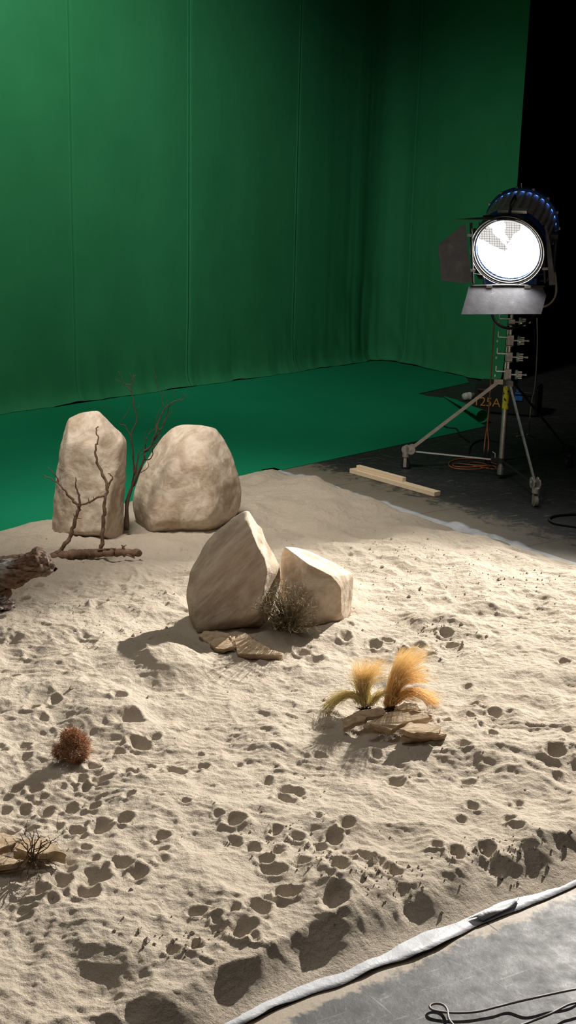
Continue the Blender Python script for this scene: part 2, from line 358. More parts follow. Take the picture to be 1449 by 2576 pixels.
def sand_height(x, y):
    x = np.asarray(x, float); y = np.asarray(y, float)
    wob = .05 * fbm2(x * 3.0, y * 3.0, 3, 5)
    dF = x * NF[0] + y * NF[1] - OF + .016 + wob * .55
    dR = x * NR[0] + y * NR[1] - OR_ - .075 + wob * 1.3
    dG = x * NG[0] + y * NG[1] - OG + .0 + wob * .4
    # gentle banks towards the three edges
    wb = .05 * fbm2(x * 4.2, y * 4.2, 3, 15)
    tF = .295 * sst(-.09, .50, dF + wb * sst(.0, .2, dF)) - .018 - .150 * sst(.50, 1.35, dF + wb) + .10 * np.minimum(dF, 0) * 3
    tR = .115 * (1 - np.exp(-np.maximum(dR, 0) / .18)) + .10 * np.minimum(dR, 0) * 3
    tG = .115 * (1 - np.exp(-np.maximum(dG, 0) / .16)) + .10 * np.minimum(dG, 0) * 3
    z = np.minimum(np.minimum(tF, tR), tG)
    cov = sst(.0, .25, np.minimum(np.minimum(dF, dR), dG))
    z = z + cov * (.030 * fbm2(x * 1.6, y * 1.6, 2, 1) + .022 * fbm2(x * 4.2, y * 4.2, 2, 9))
    u8 = fbm2(x * 7.5 + .3 * fbm2(x * 4, y * 4, 2, 11), y * 7.0, 2, 45)
    z = z + cov * (1 - .6 * sst(8.0, 9.2, y)) * (.50 + .50 * sst(-.5, .5, fbm2(x * .9, y * .9, 2, 47))) * (.015 * np.maximum(1 - np.abs(u8), 0) ** 1.5 - .006 * np.maximum(u8 - .15, 0))
    for (px, py, r, h) in MOUNDS:
        g = G(px, py, .13); q = ((x - g[0]) / r) ** 2 + ((y - g[1]) / (r * .95)) ** 2
        z = z + h * np.exp(-q * 1.4) * cov
    # trailed ripples, running across the view
    w = fbm2(x * 2.2, y * 2.2, 3, 21)
    rp = 1 - np.abs(fbm2(x * 4.5 + y * 2.2 + w * .7, y * 17 + x * 4.5 + w * 1.6, 2, 31))
    rp2 = 1 - np.abs(fbm2(x * 9.5 + y * 5, y * 30 + x * 9 + w * 2, 2, 37))
    near = 1 - .55 * sst(7.8, 8.8, y)
    z = z + cov * near * (.0085 * rp ** 2.0 * (.45 + .55 * sst(-.3, .6, fbm2(x * 1.2, y * 1.2, 2, 41))) + .0042 * rp2 ** 2.0 * (.4 + .6 * sst(-.3, .4, fbm2(x * 1.7 + 9, y * 1.7, 2, 43))))
    # trodden lumps
    lump = np.maximum(fbm2(x * 11, y * 11, 3, 51), 0)
    z = z + cov * .006 * lump * sst(-.1, .5, fbm2(x * 1.5, y * 1.5, 2, 61))
    z = z + cov * .0022 * fbm2(x * 42, y * 42, 2, 71)
    z = z + cov * (1 - .5 * sst(8, 9, y)) * .0062 * np.maximum(1 - np.abs(fbm2(x * 13 + y * 3, y * 17, 2, 75)) * 1.3, 0) ** 2 * (.35 + .65 * sst(-.3, .5, fbm2(x * 1.3, y * 1.3, 2, 77)))
    shp = z.shape; xf = np.atleast_1d(x).ravel(); yf = np.atleast_1d(y).ravel(); zf = np.atleast_1d(z).ravel().copy(); cf = np.atleast_1d(cov).ravel()
    jit = .24 * fbm2(xf * 13, yf * 13, 2, 81) + .09 * fbm2(xf * 34, yf * 34, 2, 85) if len(xf) > 5 else np.zeros_like(xf)
    for (cx, cy, s, a, dp) in _fp:
        R = .14 * s
        m = np.nonzero((np.abs(xf - cx) < R) & (np.abs(yf - cy) < R))[0]
        if len(m) == 0: continue
        dx = xf[m] - cx; dy = yf[m] - cy; ca, sa = math.cos(a), math.sin(a)
        u = (dx * ca + dy * sa) / (.040 * s); w_ = (-dx * sa + dy * ca) / (.052 * s)
        rr = np.sqrt(u * u + w_ * w_) + jit[m]
        floor_ = 1 - sst(.22, 1.08, rr)
        rim = np.exp(-((rr - 1.22) / .24) ** 2)
        zf[m] += cf[m] * dp * (-floor_ + .34 * rim)
    return zf.reshape(shp) if shp else float(zf[0])
def sz_(x, y): return float(sand_height(np.array([x]), np.array([y]))[0])
ys = [3.0]
while ys[-1] < 12.3: ys.append(ys[-1] + max(.0065, ys[-1] * .0014))
ys = np.array(ys); xs = np.arange(-3.3, 4.2, .0085)
XX, YY = np.meshgrid(xs, ys)
inv = np.abs(XX) < .29 * YY + 1.1          # a margin beyond what the lens sees
ZZ = sand_height(XX, YY)
kp = (ZZ > -.02) & inv
keep = kp[:-1, :-1] | kp[1:, 1:] | kp[1:, :-1] | kp[:-1, 1:]
me = grid_mesh('sand_bed', np.stack([XX, YY, ZZ], -1), len(ys), len(xs), keep)
tag(link('sand_bed', me, SAND), 'wide bed of pale trodden desert sand with footprints and ridges', 'sand', kind='stuff')

# clods and crumbs lying on the sand
mb = MB()
_oct = np.array([(1, 0, 0), (-1, 0, 0), (0, 1, 0), (0, -1, 0), (0, 0, 1), (0, 0, -1)], float)
_of = [(0, 2, 4), (2, 1, 4), (1, 3, 4), (3, 0, 4), (2, 0, 5), (1, 2, 5), (3, 1, 5), (0, 3, 5)]
cx_ = []; 
for i in range(1100):
    if i % 3: 
        q = random.choice([(1080, 1600), (250, 1530), (880, 1470), (1100, 1450), (1300, 1480), (850, 2180), (1000, 2210), (1300, 2130), (450, 2360), (300, 1600), (750, 2110), (1000, 1380)])
        g = G(q[0] + rng.normal() * 80, q[1] + rng.normal() * 22, .13); cx_.append((g[0], g[1]))
    else: cx_.append((rng.uniform(-2, 2.4), rng.uniform(3.5, 9)))
cx_ = np.array(cx_); cz_ = sand_height(cx_[:, 0], cx_[:, 1])
for (x, y), z in zip(cx_, cz_):
    if z < .03: continue
    r = rng.gamma(2.0, .0017) + .0015
    mb.add(np.array([x, y, z + r * .3]) + _oct * r * rng.uniform(.6, 1.3, (6, 1)), _of)
tag(mb.build('sand_clods', SAND), 'small clods and crumbs of damp sand scattered over the sand bed', 'sand clods', kind='stuff')

# ------------------------------------------------------------------ white ground sheet under the sand, seen as a strip along the edges
def sheet_strip(a, bb, n, t0, t1, seed, wscale, lift):
    d = (bb - a); L = np.linalg.norm(d); d /= L
    m = int((t1 - t0) * L / .025); t = np.linspace(t0 * L, t1 * L, m); rows = 7
    out = .014 + .018 * fbm2(t * 2.6, t * 0, 3, seed) + .02 * vn2(t * .7, t * 0, seed + 3)
    V = []
    for r in range(rows):
        s = r / (rows - 1)
        off = .16 * (1 - s) - out * wscale * s
        px = a[0] + d[0] * t + n[0] * off; py = a[1] + d[1] * t + n[1] * off
        wav = np.maximum(fbm2(t * 4.3, t * 0 + s * .8, 3, seed + 7), 0)
        z = .006 + lift * wav * s * (1.3 - .3 * s) + .012 * (1 - s) * 0
        V.append(np.stack([px, py, z], -1))
    return np.array(V), rows, m
_A = np.array([fb - fa, -(rb - ra)]).T; _tc = np.linalg.solve(_A, ra - fa)
Vf, r1, m1 = sheet_strip(fa, fb, NF, -1.2, _tc[0], 3, 1.35, .010)
Vr, r2, m2 = sheet_strip(ra, rb, NR, -.05, _tc[1], 8, 1.3, .034)
gs = thing('groundsheet', 'white plastic groundsheet edge showing along the border of the sand', 'plastic sheet', (0, 7, 0))
o = link('edge_strip', grid_mesh('edge_strip', Vf, r1, m1), WHITE_SHEET, gs)
mo = o.modifiers.new('thick', 'SOLIDIFY'); mo.thickness = .0015
o = link('edge_strip', grid_mesh('edge_strip', Vr, r2, m2), WHITE_SHEET, gs)
mo = o.modifiers.new('thick', 'SOLIDIFY'); mo.thickness = .0015
# torn flap of the sheet, folded over near the floor joint
p0, p1, p2, p3 = G(1180, 2310, .014), G(1305, 2262, .016), G(1300, 2276, .02), G(1215, 2318, .012)
fl = []
for s in np.linspace(0, 1, 14):
    q0 = p0 + (p1 - p0) * s; q1 = p3 + (p2 - p3) * s; h = .012 * math.sin(s * 7) + .014
    fl.append([q0, (q0 + q1) / 2 + np.array([0, 0, h]), q1 + np.array([0, 0, .004])])
o = link('folded_flap', grid_mesh('folded_flap', np.array(fl), 14, 3), WHITE_SHEET, gs)
mo = o.modifiers.new('thick', 'SOLIDIFY'); mo.thickness = .002

# ------------------------------------------------------------------ green screen
wl = G(0, 1040)[:2]; wc = G(965, 903)[:2]; w2 = G(1266, 966)[:2]
dl = (wc - wl) / np.linalg.norm(wc - wl); drr = (w2 - wc) / np.linalg.norm(w2 - wc)
path = [wl - dl * 5.0]
for s in np.linspace(0, 1, 16)[1:]: path.append(path[0] + (wc - .55 * dl - path[0]) * s)
A, B_ = wc - .55 * dl, wc + .55 * drr
for s in np.linspace(0, 1, 14)[1:]: path.append((1 - s) ** 2 * A + 2 * s * (1 - s) * wc + s * s * B_)
for s in np.linspace(0, 1, 10)[1:]: path.append(B_ + (w2 - B_) * s)
path = np.array(path)
seg = np.r_[0, np.cumsum(np.linalg.norm(np.diff(path, axis=0), axis=1))]
def at_path(s): return np.stack([np.interp(s, seg, path[:, 0]), np.interp(s, seg, path[:, 1])], -1)
def seam_s(px, py):
    g = G(px, py)[:2]; ss = np.linspace(0, seg[-1], 3000); return ss[np.argmin(np.linalg.norm(at_path(ss) - g, axis=1))]
seams = [seam_s(190, 1013), seam_s(464, 972), seam_s(722, 934), seam_s(1003, 915)]
seams += [seams[0] - 1.75, seams[0] - 3.5]
ss = np.arange(0, seg[-1], .03); ss = np.r_[ss, seg[-1]]
for q in seams: ss = np.r_[ss, q + np.linspace(-.05, .05, 15)]
ss = np.unique(np.clip(ss, 0, seg[-1])); hs = np.r_[np.linspace(.012, .5, 26), np.linspace(.56, 7.6, 70)]
P2 = at_path(ss); tg = np.gradient(P2, ss, axis=0); tg /= np.linalg.norm(tg, axis=1, keepdims=True); nn = np.stack([tg[:, 1], -tg[:, 0]], -1)
sgn = np.sign(((np.array([0, 0]) - P2) * nn).sum(1)); nn *= sgn[:, None]
SS, HH = np.meshgrid(ss, hs)
disp = np.zeros_like(SS)
for q in seams: disp += (.008 if q not in seams[:1] + seams[4:] else .003) * (np.exp(-((SS - q) / .012) ** 2) - np.exp(-((SS - q - .03) / .02) ** 2))
low = np.exp(-HH / 1.0)
cor = np.exp(-((SS - seams[3] + .7) / 1.1) ** 2)
disp += .022 * cor * fbm2(SS * 3.2, HH * .12, 3, 3) * (.5 + np.exp(-HH / 2.5)) + .05 * low * cor * fbm2(SS * 2.5 + HH * 1.2, HH * .9, 3, 13)
disp += .020 * low * fbm2(SS * 1.9 + HH * .8, HH * .7, 3, 17) + .012 * fbm2(SS * .9, HH * .2, 2, 19)
disp += .10 * np.exp(-HH / .09) + .02 * np.exp(-HH / .3) * fbm2(SS * 4, HH * 0, 3, 23)
hem = .02 * np.maximum(fbm2(SS * 2.1, SS * 0, 3, 29), -.3) * np.exp(-HH / .1)
V = np.stack([P2[None, :, 0] + nn[None, :, 0] * disp, P2[None, :, 1] + nn[None, :, 1] * disp, HH + hem + .004], -1)
tag(link('green_screen_curtain', grid_mesh('green_screen_curtain', V, len(hs), len(ss)), GREEN, None, (*wc, 0)), 'huge green chroma key cloth hanging as the backdrop with vertical seams', 'green screen', None, 'thing')

# green floor sheet with its curled corner
def gpt(x, y, z=.006): return G(x, y, z)
wf = at_path(np.linspace(0, seg[-1] - .9, 30)) ; nfw = np.array([-.02, -.03])
left = gpt(0, 1340); dirL = (gpt(0, 1340) - gpt(600, 1206)); dirL /= np.linalg.norm(dirL)
outline = [left + dirL * 3.2, left, gpt(610, 1202.5), gpt(1150, 1088), gpt(1222, 1072), gpt(1205, 1062), gpt(1190, 1040), gpt(1152, 1006), gpt(1130, 1000), gpt(1108, 1000), gpt(1075, 996), gpt(1052, 990), gpt(1180, 962)]
outline += [np.array([q[0], q[1], .006]) for q in wf[::-1]]
bm = bmesh.new(); vs = [bm.verts.new(q) for q in outline]; f = bm.faces.new(vs); bmesh.ops.triangulate(bm, faces=[f]); me = bpy.data.meshes.new('green_floor_sheet')
bmesh.ops.recalc_face_normals(bm, faces=bm.faces[:]); bm.to_mesh(me); bm.free()
gf = thing('green_floor_sheet', 'green vinyl sheet covering the floor below the backdrop with one curled corner', 'green floor sheet', (0.5, 15, 0))
o = link('sheet', me, GREENF, gf); mo = o.modifiers.new('thick', 'SOLIDIFY'); mo.thickness = .004; mo.offset = -1
a0, a1 = G(1118, 1002, .0), G(1212, 1066, .0); ax_ = a1 - a0; ax_ /= np.linalg.norm(ax_); sd = np.array([-ax_[1], ax_[0], 0])
if sd[0] < 0: sd = -sd
rows = []
for s in np.linspace(0, 1, 24):
    R = .012 + .075 * s; c = a0 + (a1 - a0) * s + np.array([0, 0, R + .008])
    rows.append([c + R * (1 - .10 * k / 26) * (math.sin(th) * sd - math.cos(th) * np.array([0, 0, 1])) + sd * .0 for k, th in enumerate(np.linspace(-.15, 4.7, 27))])
o = link('curled_corner', grid_mesh('curled_corner', np.array(rows), 24, 27), GREENF, gf); mo = o.modifiers.new('thick', 'SOLIDIFY'); mo.thickness = .004

# ------------------------------------------------------------------ boulders
def boulder(name, label, sil, Ym, planes, cpx, zb, mat, p=20, amp=.018, tf=.35, tb=.7, strat=0, seed=0, grow=1.0):
    pts = np.array([D(x, y, Ym) for x, y in sil]); c = D(cpx[0], cpx[1], Ym); pl = []
    view = np.array([0, 1.0, 0])
    for a, bb in zip(pts[:-1], pts[1:]):
        e = bb - a; e /= np.linalg.norm(e); n = np.cross(e, view); n /= np.linalg.norm(n)
        if n @ (a - c) < 0: n = -n
        for k in (-tf, tb):
            m_ = n * math.cos(k) + view * math.sin(k) ; m_ /= np.linalg.norm(m_)
            pl.append((m_, m_ @ (a - c) * grow))
    for n, q in planes:
        n = np.array(n, float); n /= np.linalg.norm(n); pl.append((n, n @ (np.asarray(q) - c)))
    pl.append((np.array([0, 0, -1.0]), c[2] - zb))
    bm = bmesh.new(); bmesh.ops.create_icosphere(bm, subdivisions=7, radius=1.0)
    me = bpy.data.meshes.new(name); bm.to_mesh(me); bm.free()
    n = len(me.vertices); d = np.empty(n * 3, np.float32); me.vertices.foreach_get('co', d); d = d.reshape(-1, 3).astype(float)
    acc = np.zeros(n)
    for m_, h in pl: acc += np.maximum(d @ m_ / max(h, .02), 0) ** p
    r = acc ** (-1 / p); v = d * r[:, None]
    nz = fbm3(v * 3.2 + seed, 3, seed) * amp * 1.5 + (1 - np.abs(fbm3(v * 6.5 + seed, 3, seed + 5))) * amp * .8 - amp * .6 + fbm3(v * 22, 3, seed + 9) * amp * .16
    if strat:
        q = v @ np.array([.62, .35, -.70]) ; nz += strat * (1 - np.abs(vn3(np.stack([q * 8, v[:, 0] * .9, v[:, 2] * .9], -1), seed + 2))) ** 2 - strat * .5
    v = v + d * nz[:, None] + c
    me.vertices.foreach_set('co', v.astype(np.float32).ravel()); me.update()
    me.polygons.foreach_set('use_smooth', [True] * len(me.polygons))
    o = link(name, me, mat, None, (c[0], c[1], zb)); return tag(o, label, 'boulder', 'plaster boulders on the sand')

g1 = G(225, 1360, .11); Y1 = g1[1] + .27
boulder('boulder', 'tall narrow tan boulder with a pointed top, standing behind the forked dead branch',
        [(128,1375),(123,1300),(128,1215),(148,1140),(152,1095),(162,1056),(200,1038),(250,1029),(287,1064),(323,1100),(324,1150),(313,1310),(307,1370)], Y1,
        [((-.25, -1, .12), D(200, 1250, Y1 - .24)), ((.62, -1, .25), D(278, 1180, Y1 - .19)), ((-.2, -.9, .75), D(215, 1075, Y1 - .10)), ((-.9, -.75, .1), D(150, 1240, Y1 - .14)), ((0, -.6, -.7), D(225, 1350, Y1 - .22))],
        (225, 1210), g1[2] - .05, ROCK1, p=44, amp=.010, seed=2)
g2 = G(470, 1343, .11); Y2 = g2[1] + .38
boulder('boulder', 'wide rounded tan boulder at the back, between the tall bare shrub and green floor edge',
        [(345,1330),(325,1285),(329,1232),(350,1180),(376,1130),(410,1087),(455,1061),(520,1058),(552,1069),(577,1120),(607,1190),(615,1240),(607,1290),(575,1335)], Y2,
        [((0, -1, .1), D(470, 1230, Y2 - .36)), ((-.7, -.9, .2), D(380, 1230, Y2 - .25)), ((.8, -.9, .2), D(570, 1220, Y2 - .25)), ((0, -.8, .8), D(490, 1100, Y2 - .16)), ((0, -.7, -.7), D(470, 1335, Y2 - .30))],
        (470, 1215), g2[2] - .05, ROCK1, p=26, amp=.009, seed=5, tf=.5)
g3_ = G(580, 1590, .13); Y3 = g3_[1] + .24
boulder('boulder', 'tall leaning boulder with one bright lit edge, standing behind the dark dry shrub',
        [(472,1600),(467,1545),(469,1480),(482,1425),(512,1368),(558,1322),(596,1294),(630,1281),(660,1294),(690,1338),(704,1392),(701,1455),(690,1520),(668,1600)], Y3,
        [((-.12, -1, .22), D(560, 1470, Y3 - .20)), ((.86, -.10, .48), D(672, 1400, Y3 - .10)), ((-.35, -.9, .55), D(540, 1380, Y3 - .13)), ((.2, -.75, -.6), D(600, 1575, Y3 - .2))],
        (590, 1460), g3_[2] - .06, ROCK2, p=44, amp=.008, strat=.026, seed=9)
g4 = G(830, 1580, .13); Y4 = g4[1] + .25
boulder('boulder', 'squat faceted boulder with a flat bright top, leaning against the taller front boulder',
        [(722,1600),(702,1480),(702,1396),(720,1362),(745,1352),(800,1356),(847,1384),(872,1410),(891,1446),(889,1500),(886,1548),(862,1584)], Y4,
        [((.34, .02, .94), D(800, 1422, Y4 - .13)), ((.10, -1, -.10), D(830, 1500, Y4 - .235)), ((-.80, -.70, .30), D(745, 1420, Y4 - .11)), ((-.35, -1, .12), D(772, 1470, Y4 - .20)), ((.75, -.8, -.55), D(868, 1555, Y4 - .16)), ((.2, -.7, -.6), D(820, 1570, Y4 - .2))],
        (800, 1470), g4[2] - .06, ROCK1, p=60, amp=.006, seed=13, strat=.004)

# ------------------------------------------------------------------ sandstone slabs
def slab(label, out, ref, n, th, group, seed=0):
    n = np.array(n, float); n /= np.linalg.norm(n); q0_ = G(ref[0], ref[1], .16); q = G(ref[0], ref[1], sz_(q0_[0], q0_[1]) + ref[2] - .118); top = []
    for x, y in out:
        v = ray(x, y); top.append(CAM + (n @ (q - CAM)) / (n @ v) * v)
    top = np.array(top); c = top.mean(0); rr = np.random.default_rng(seed + 100)
    pts = []
    for a, bb in zip(top, np.roll(top, -1, 0)):
        k = max(2, int(np.linalg.norm(bb - a) / .016))
        for s in np.arange(k) / k:
            d = (a - c); pts.append(a + (bb - a) * s + (rr.normal(size=3) * .0022 if s else 0))
    pts = np.array(pts); m = len(pts); e1 = top[1] - top[0]; e1 /= np.linalg.norm(e1)
    rings = [c + (pts - c) * .955, pts - n * .005]
    for k in range(1, 5):
        s = k / 4; ins = 1 - .05 * s + .022 * rr.normal() 
        rings.append(c + (pts - c) * ins - n * (th * s) + (pts - c) * (np.convolve(np.r_[(jj := rr.normal(size=m)), jj[:3]], np.ones(4) / 2, 'valid')[:, None] * .012))
    vs = [c] + [v for r_ in rings for v in r_] + [c - n * th]
    fs = [tuple(range(1, m + 1))]
    for r_ in range(len(rings) - 1):
        o_ = 1 + r_ * m; fs += [(o_ + i, o_ + m + i, o_ + m + (i + 1) % m, o_ + (i + 1) % m) for i in range(m)]
    o_ = 1 + (len(rings) - 1) * m; fs += [(len(vs) - 1, o_ + (i + 1) % m, o_ + i) for i in range(m)]
    lo = min(v[2] for v in vs)
    ob = MB().add(vs, fs).build('flat_stone', SLAB, None, (c[0], c[1], lo)); return tag(ob, label, 'flat stone', group, 'thing')
gA = 'sandstone slabs at the foot of the front boulders'
slab('flat sandstone slab tucked closest under the leaning boulder, partly covered by a smaller slab', [(499,1599),(512,1586),(562,1590),(592,1598),(588,1618),(540,1632),(527,1620)], (540, 1608, .155), (-.05, -.25, .95), .035, gA, 1)
slab('small flat sandstone slab overlapping the slab behind it, before the leaning boulder', [(528,1617),(543,1602),(578,1595),(592,1626),(563,1634),(540,1630)], (560, 1615, .178), (0, -.35, .93), .026, gA, 2)
slab('large pointed wedge-shaped sandstone slab lying before the dark dry shrub', [(588,1613),(598,1596),(616,1590),(664,1623),(714,1643),(711,1648),(597,1645)], (630, 1625, .165), (.0, -.30, .95), .038, gA, 3)
gB = 'sandstone slabs around the golden grass'
slab('tilted brown sandstone slab leaning at the foot of the greenish grass clump', [(859,1809),(897,1789),(960,1779),(977,1796),(932,1803),(900,1818),(864,1832)], (915, 1803, .20), (-.18, -.62, .77), .04, gB, 4)
slab('large sandstone slab in the middle of the pile below the orange grass clump', [(925,1820),(978,1790),(1050,1787),(1088,1796),(1085,1804),(1008,1822),(983,1838)], (1000, 1808, .195), (.12, -.45, .88), .045, gB, 5)
slab('small pale sandstone slab at the back of the pile against the orange grass', [(992,1781),(1016,1766),(1050,1770),(1060,1786),(1018,1786)], (1025, 1778, .225), (.05, -.40, .92), .028, gB, 6)
slab('pale layered sandstone slab lying on the lowest slab at the front of the grass', [(1002,1834),(1034,1816),(1111,1825),(1104,1843),(1041,1845)], (1060, 1832, .185), (.0, -.22, .97), .03, gB, 7)
slab('lowest thin sandstone slab at the front of the grass, under the pale layered one', [(1008,1846),(1040,1828),(1126,1843),(1122,1850),(1060,1856),(1012,1856)], (1060, 1850, .148), (.03, -.18, .97), .028, gB, 8)
gC = 'sandstone slabs under the dry twigs'
slab('pale sandstone slab at the back of the stack under the dry twigs', [(-60,2105),(-30,2095),(0,2092),(22,2095),(58,2116),(0,2136),(-60,2148)], (0, 2115, .20), (.05, -.16, .97), .035, gC, 9)
slab('pointed sandstone slab of the twig stack jutting out over bare sand', [(30,2140),(40,2118),(70,2108),(102,2103),(133,2117),(168,2149),(140,2141),(119,2148),(85,2152)], (100, 2130, .185), (.05, -.14, .97), .05, gC, 10)
slab('lower sandstone slab shadowed by the dry twigs at its front', [(-60,2158),(0,2150),(34,2156),(65,2164),(37,2173),(0,2178),(-60,2182)], (10, 2165, .165), (.02, -.14, .97), .028, gC, 11)
slab('bottom sandstone slab of the twig stack, resting directly on the sand', [(-60,2174),(0,2168),(40,2166),(62,2172),(58,2184),(0,2194),(-60,2200)], (10, 2182, .132), (0, -.14, .98), .03, gC, 12)

# ------------------------------------------------------------------ plants
def blade(mb, b, c, t, r0, n=7, sides=3):
    s = np.linspace(0, 1, n)[:, None]
    p = (1 - s) ** 2 * b + 2 * s * (1 - s) * c + s * s * t
    mb.tube(p, np.linspace(r0, r0 * .35, n), sides, False)
def clump(name, label, base, mat, locks, Yb, cat, root):
    bz = sz_(base[0], base[1]); th = thing(name, label, cat, (base[0], base[1], bz), 'golden feather grass clumps')
    mb = MB()
    for (bp, cp, box, cnt, sp) in locks:
        for i in range(cnt):
            b = D(bp[0] + rng.normal() * 7, bp[1] + rng.normal() * 3, Yb + rng.normal() * .025)
            t = D(rng.uniform(box[0], box[1]), rng.uniform(box[2], box[3]), Yb + rng.normal() * sp)
            c = D(cp[0] + rng.normal() * 9, cp[1] + rng.normal() * 8, Yb + rng.normal() * sp * .5)
            blade(mb, b, c, t, rng.uniform(.0008, .0014))
    mb.build('blades', mat, th)
    if root is not None:
        rt = MB(); c = np.array([base[0], base[1], bz + .03])
        for i in range(root):
            d = rng.normal(size=3); d[2] = abs(d[2]) * .6; d /= np.linalg.norm(d); s = c + d * np.array([.035, .035, .03])
            blade(rt, c + d * .01, s + rng.normal(size=3) * .014, s + rng.normal(size=3) * .02 + np.array([0, 0, -.012]), .0016, 5)
        rt.lathe([(-.03, .03), (.0, .038), (.03, .036), (.045, .02), (.05, .001)], c, (0, 0, 1), 14)
        rt.build('root_ball', ROOT, th)
    return th
bl = D(922, 1778, 1); gl = G(922, 1782, .15); Yg = gl[1]
clump('feather_grass', 'greenish gold feather grass clump with one lock drooping over bare sand', gl, GRASS_L,
      [((922, 1772), (905, 1700), (880, 978, 1650, 1700), 420, .07), ((915, 1772), (898, 1715), (870, 940, 1680, 1720), 130, .07),
       ((908, 1765), (880, 1718), (803, 832, 1775, 1800), 170, .05), ((935, 1770), (960, 1725), (955, 1000, 1735, 1765), 90, .05), ((922, 1770), (915, 1700), (860, 1000, 1640, 1715), 110, .10), ((905, 1765), (870, 1722), (800, 860, 1745, 1795), 60, .07)], Yg, 'grass', 260)
gr = G(985, 1780, .15)
clump('feather_grass', 'orange gold feather grass clump leaning over the stone pile', gr, GRASS_R,
      [((982, 1772), (980, 1685), (1005, 1078, 1622, 1668), 420, .07), ((986, 1772), (995, 1695), (1030, 1085, 1672, 1722), 320, .07),
       ((992, 1766), (1035, 1712), (1075, 1108, 1755, 1782), 330, .06), ((985, 1772), (990, 1740), (1015, 1060, 1738, 1768), 120, .06), ((985, 1770), (1000, 1690), (990, 1105, 1615, 1730), 130, .10), ((995, 1766), (1040, 1715), (1085, 1118, 1740, 1785), 60, .07)], gr[1], 'grass', 260)

# dark dry shrub before the front boulders
gs_ = G(722, 1590, .14); zs = sz_(gs_[0], gs_[1])
sh = thing('dry_shrub', 'dark dry wiry shrub growing against the two front boulders', 'shrub', (gs_[0], gs_[1], zs)); mb = MB(); tp = MB()
for i in range(430):
    a = rng.uniform(-1.15, 1.05); ph = rng.normal() * .09
    L = rng.uniform(.55, 1.0); tx = 722 + math.sin(a) * 105 * L * (.9 if a > 0 else 1.0); ty = 1580 - math.cos(a) * 128 * L
    if rng.random() < .28: tx = 722 + rng.uniform(-70, 90); ty = rng.uniform(1530, 1600)
    b = np.array([gs_[0] + rng.normal() * .03, gs_[1] + rng.normal() * .03, zs + .005])
    t = D(tx, ty, gs_[1] - .03 + ph - .08 * rng.random()); t[2] = max(t[2], zs + .02)
    c = b * .5 + t * .5 + np.array([rng.normal() * .012, rng.normal() * .012, .045 + rng.normal() * .012])
    blade(mb, b, c, t, rng.uniform(.0012, .0021), 6)
    for k in range(3):
        s = rng.uniform(.55, .98); q = (1 - s) ** 2 * b + 2 * s * (1 - s) * c + s * s * t
        e = q + np.array([rng.normal() * .018, rng.normal() * .018, abs(rng.normal()) * .018])
        blade(tp if rng.random() < .35 else mb, q, (q + e) / 2 + rng.normal(size=3) * .004, e, .0011, 4)
mb.build('stems', SHRUB, sh)
tag(tp.build('seed_tips', mat_plain('pale_seed_tip', (.55, .47, .34), .7), sh), 'pale seed tips', kind='stuff')

# bristly brown tumbleweed
gt = G(186, 1906, .14); zt = sz_(gt[0], gt[1]) - .012
tw = thing('tumbleweed', 'bristly red-brown tumbleweed lying alone on the lit sand', 'tumbleweed', (gt[0], gt[1], zt)); mb = MB()
c0 = np.array([gt[0], gt[1], zt])
def lobe(cc, rad, cnt):
    for i in range(cnt):
        d = rng.normal(size=3); d /= np.linalg.norm(d); s = cc + d * rad * rng.uniform(.62, .98)
        e = s + (d * .55 + rng.normal(size=3) * .45) * .022
        blade(mb, s, (s + e) / 2 + rng.normal(size=3) * .006, e, .0011, 4)
lobe(c0 + np.array([.012, 0, .075]), np.array([.062, .06, .072]), 3000)
lobe(c0 + np.array([-.010, -.005, .125]), np.array([.050, .05, .045]), 1800)
lobe(c0 + np.array([-.060, -.005, .060]), np.array([.035, .04, .03]), 900)
mb.build('bristles', TUMBLE, tw)
mb = MB().lathe([(.012, .002), (.02, .03), (.06, .045), (.10, .042), (.13, .03), (.15, .002)], c0 + np.array([.006, 0, 0]), (0, 0, 1), 16); mb.build('core', ROOT, tw, smooth=True)

# dry twigs over the lower left slabs
gq = G(84, 2172, .16); zq = sz_(gq[0], gq[1])
mb = MB()
def twig(a, bb, r, Yo=0, depth=0):
    a = np.asarray(a, float); bb = np.asarray(bb, float); d = bb - a; L = np.linalg.norm(d); k = 6
    pts = np.array([a + d * s + rng.normal(size=3) * L * .035 * (s > 0) + np.array([0, 0, .10 * L * math.sin(s * 3.1)]) for s in np.linspace(0, 1, k)])
    mb.tube(spline(pts, 3), np.linspace(r, r * .45, (k - 1) * 3 + 1), 4, False)
    if depth < 2:
        for j in range(3 if depth == 0 else 2):
            i = rng.integers(2, k); e = pts[i - 1] + d * rng.uniform(.18, .4) + rng.normal(size=3) * L * .16
            twig(pts[i - 1], e, r * .6, Yo, depth + 1)
for (x, y) in [(65,2088),(85,2092),(98,2102),(120,2108),(140,2120),(118,2122),(50,2098),(92,2118),(35,2110),(105,2128)]:
    twig(D(78 + rng.normal() * 5, 2160 + rng.normal() * 6, gq[1] - .01), D(x, y, gq[1] + rng.uniform(-.03, .05)), .0030)
for (x, y) in [(150,2178),(118,2192),(100,2215),(70,2220),(45,2205),(140,2165),(95,2195),(30,2210),(125,2176)]:
    twig(D(80 + rng.normal() * 5, 2165 + rng.normal() * 5, gq[1] - .01), D(x, y, gq[1] - rng.uniform(.02, .10)), .0028)
for (x, y) in [(20,2135),(40,2125),(14,2110),(55,2120)]: twig(D(28, 2145, gq[1] + .03), D(x, y, gq[1] + .04), .0014)
tag(mb.build('dry_twig_bush', DRYTWIG, None, (gq[0], gq[1], zq)), 'tangle of thin bare brown twigs sprawled across the stack of flat stones', 'twigs')
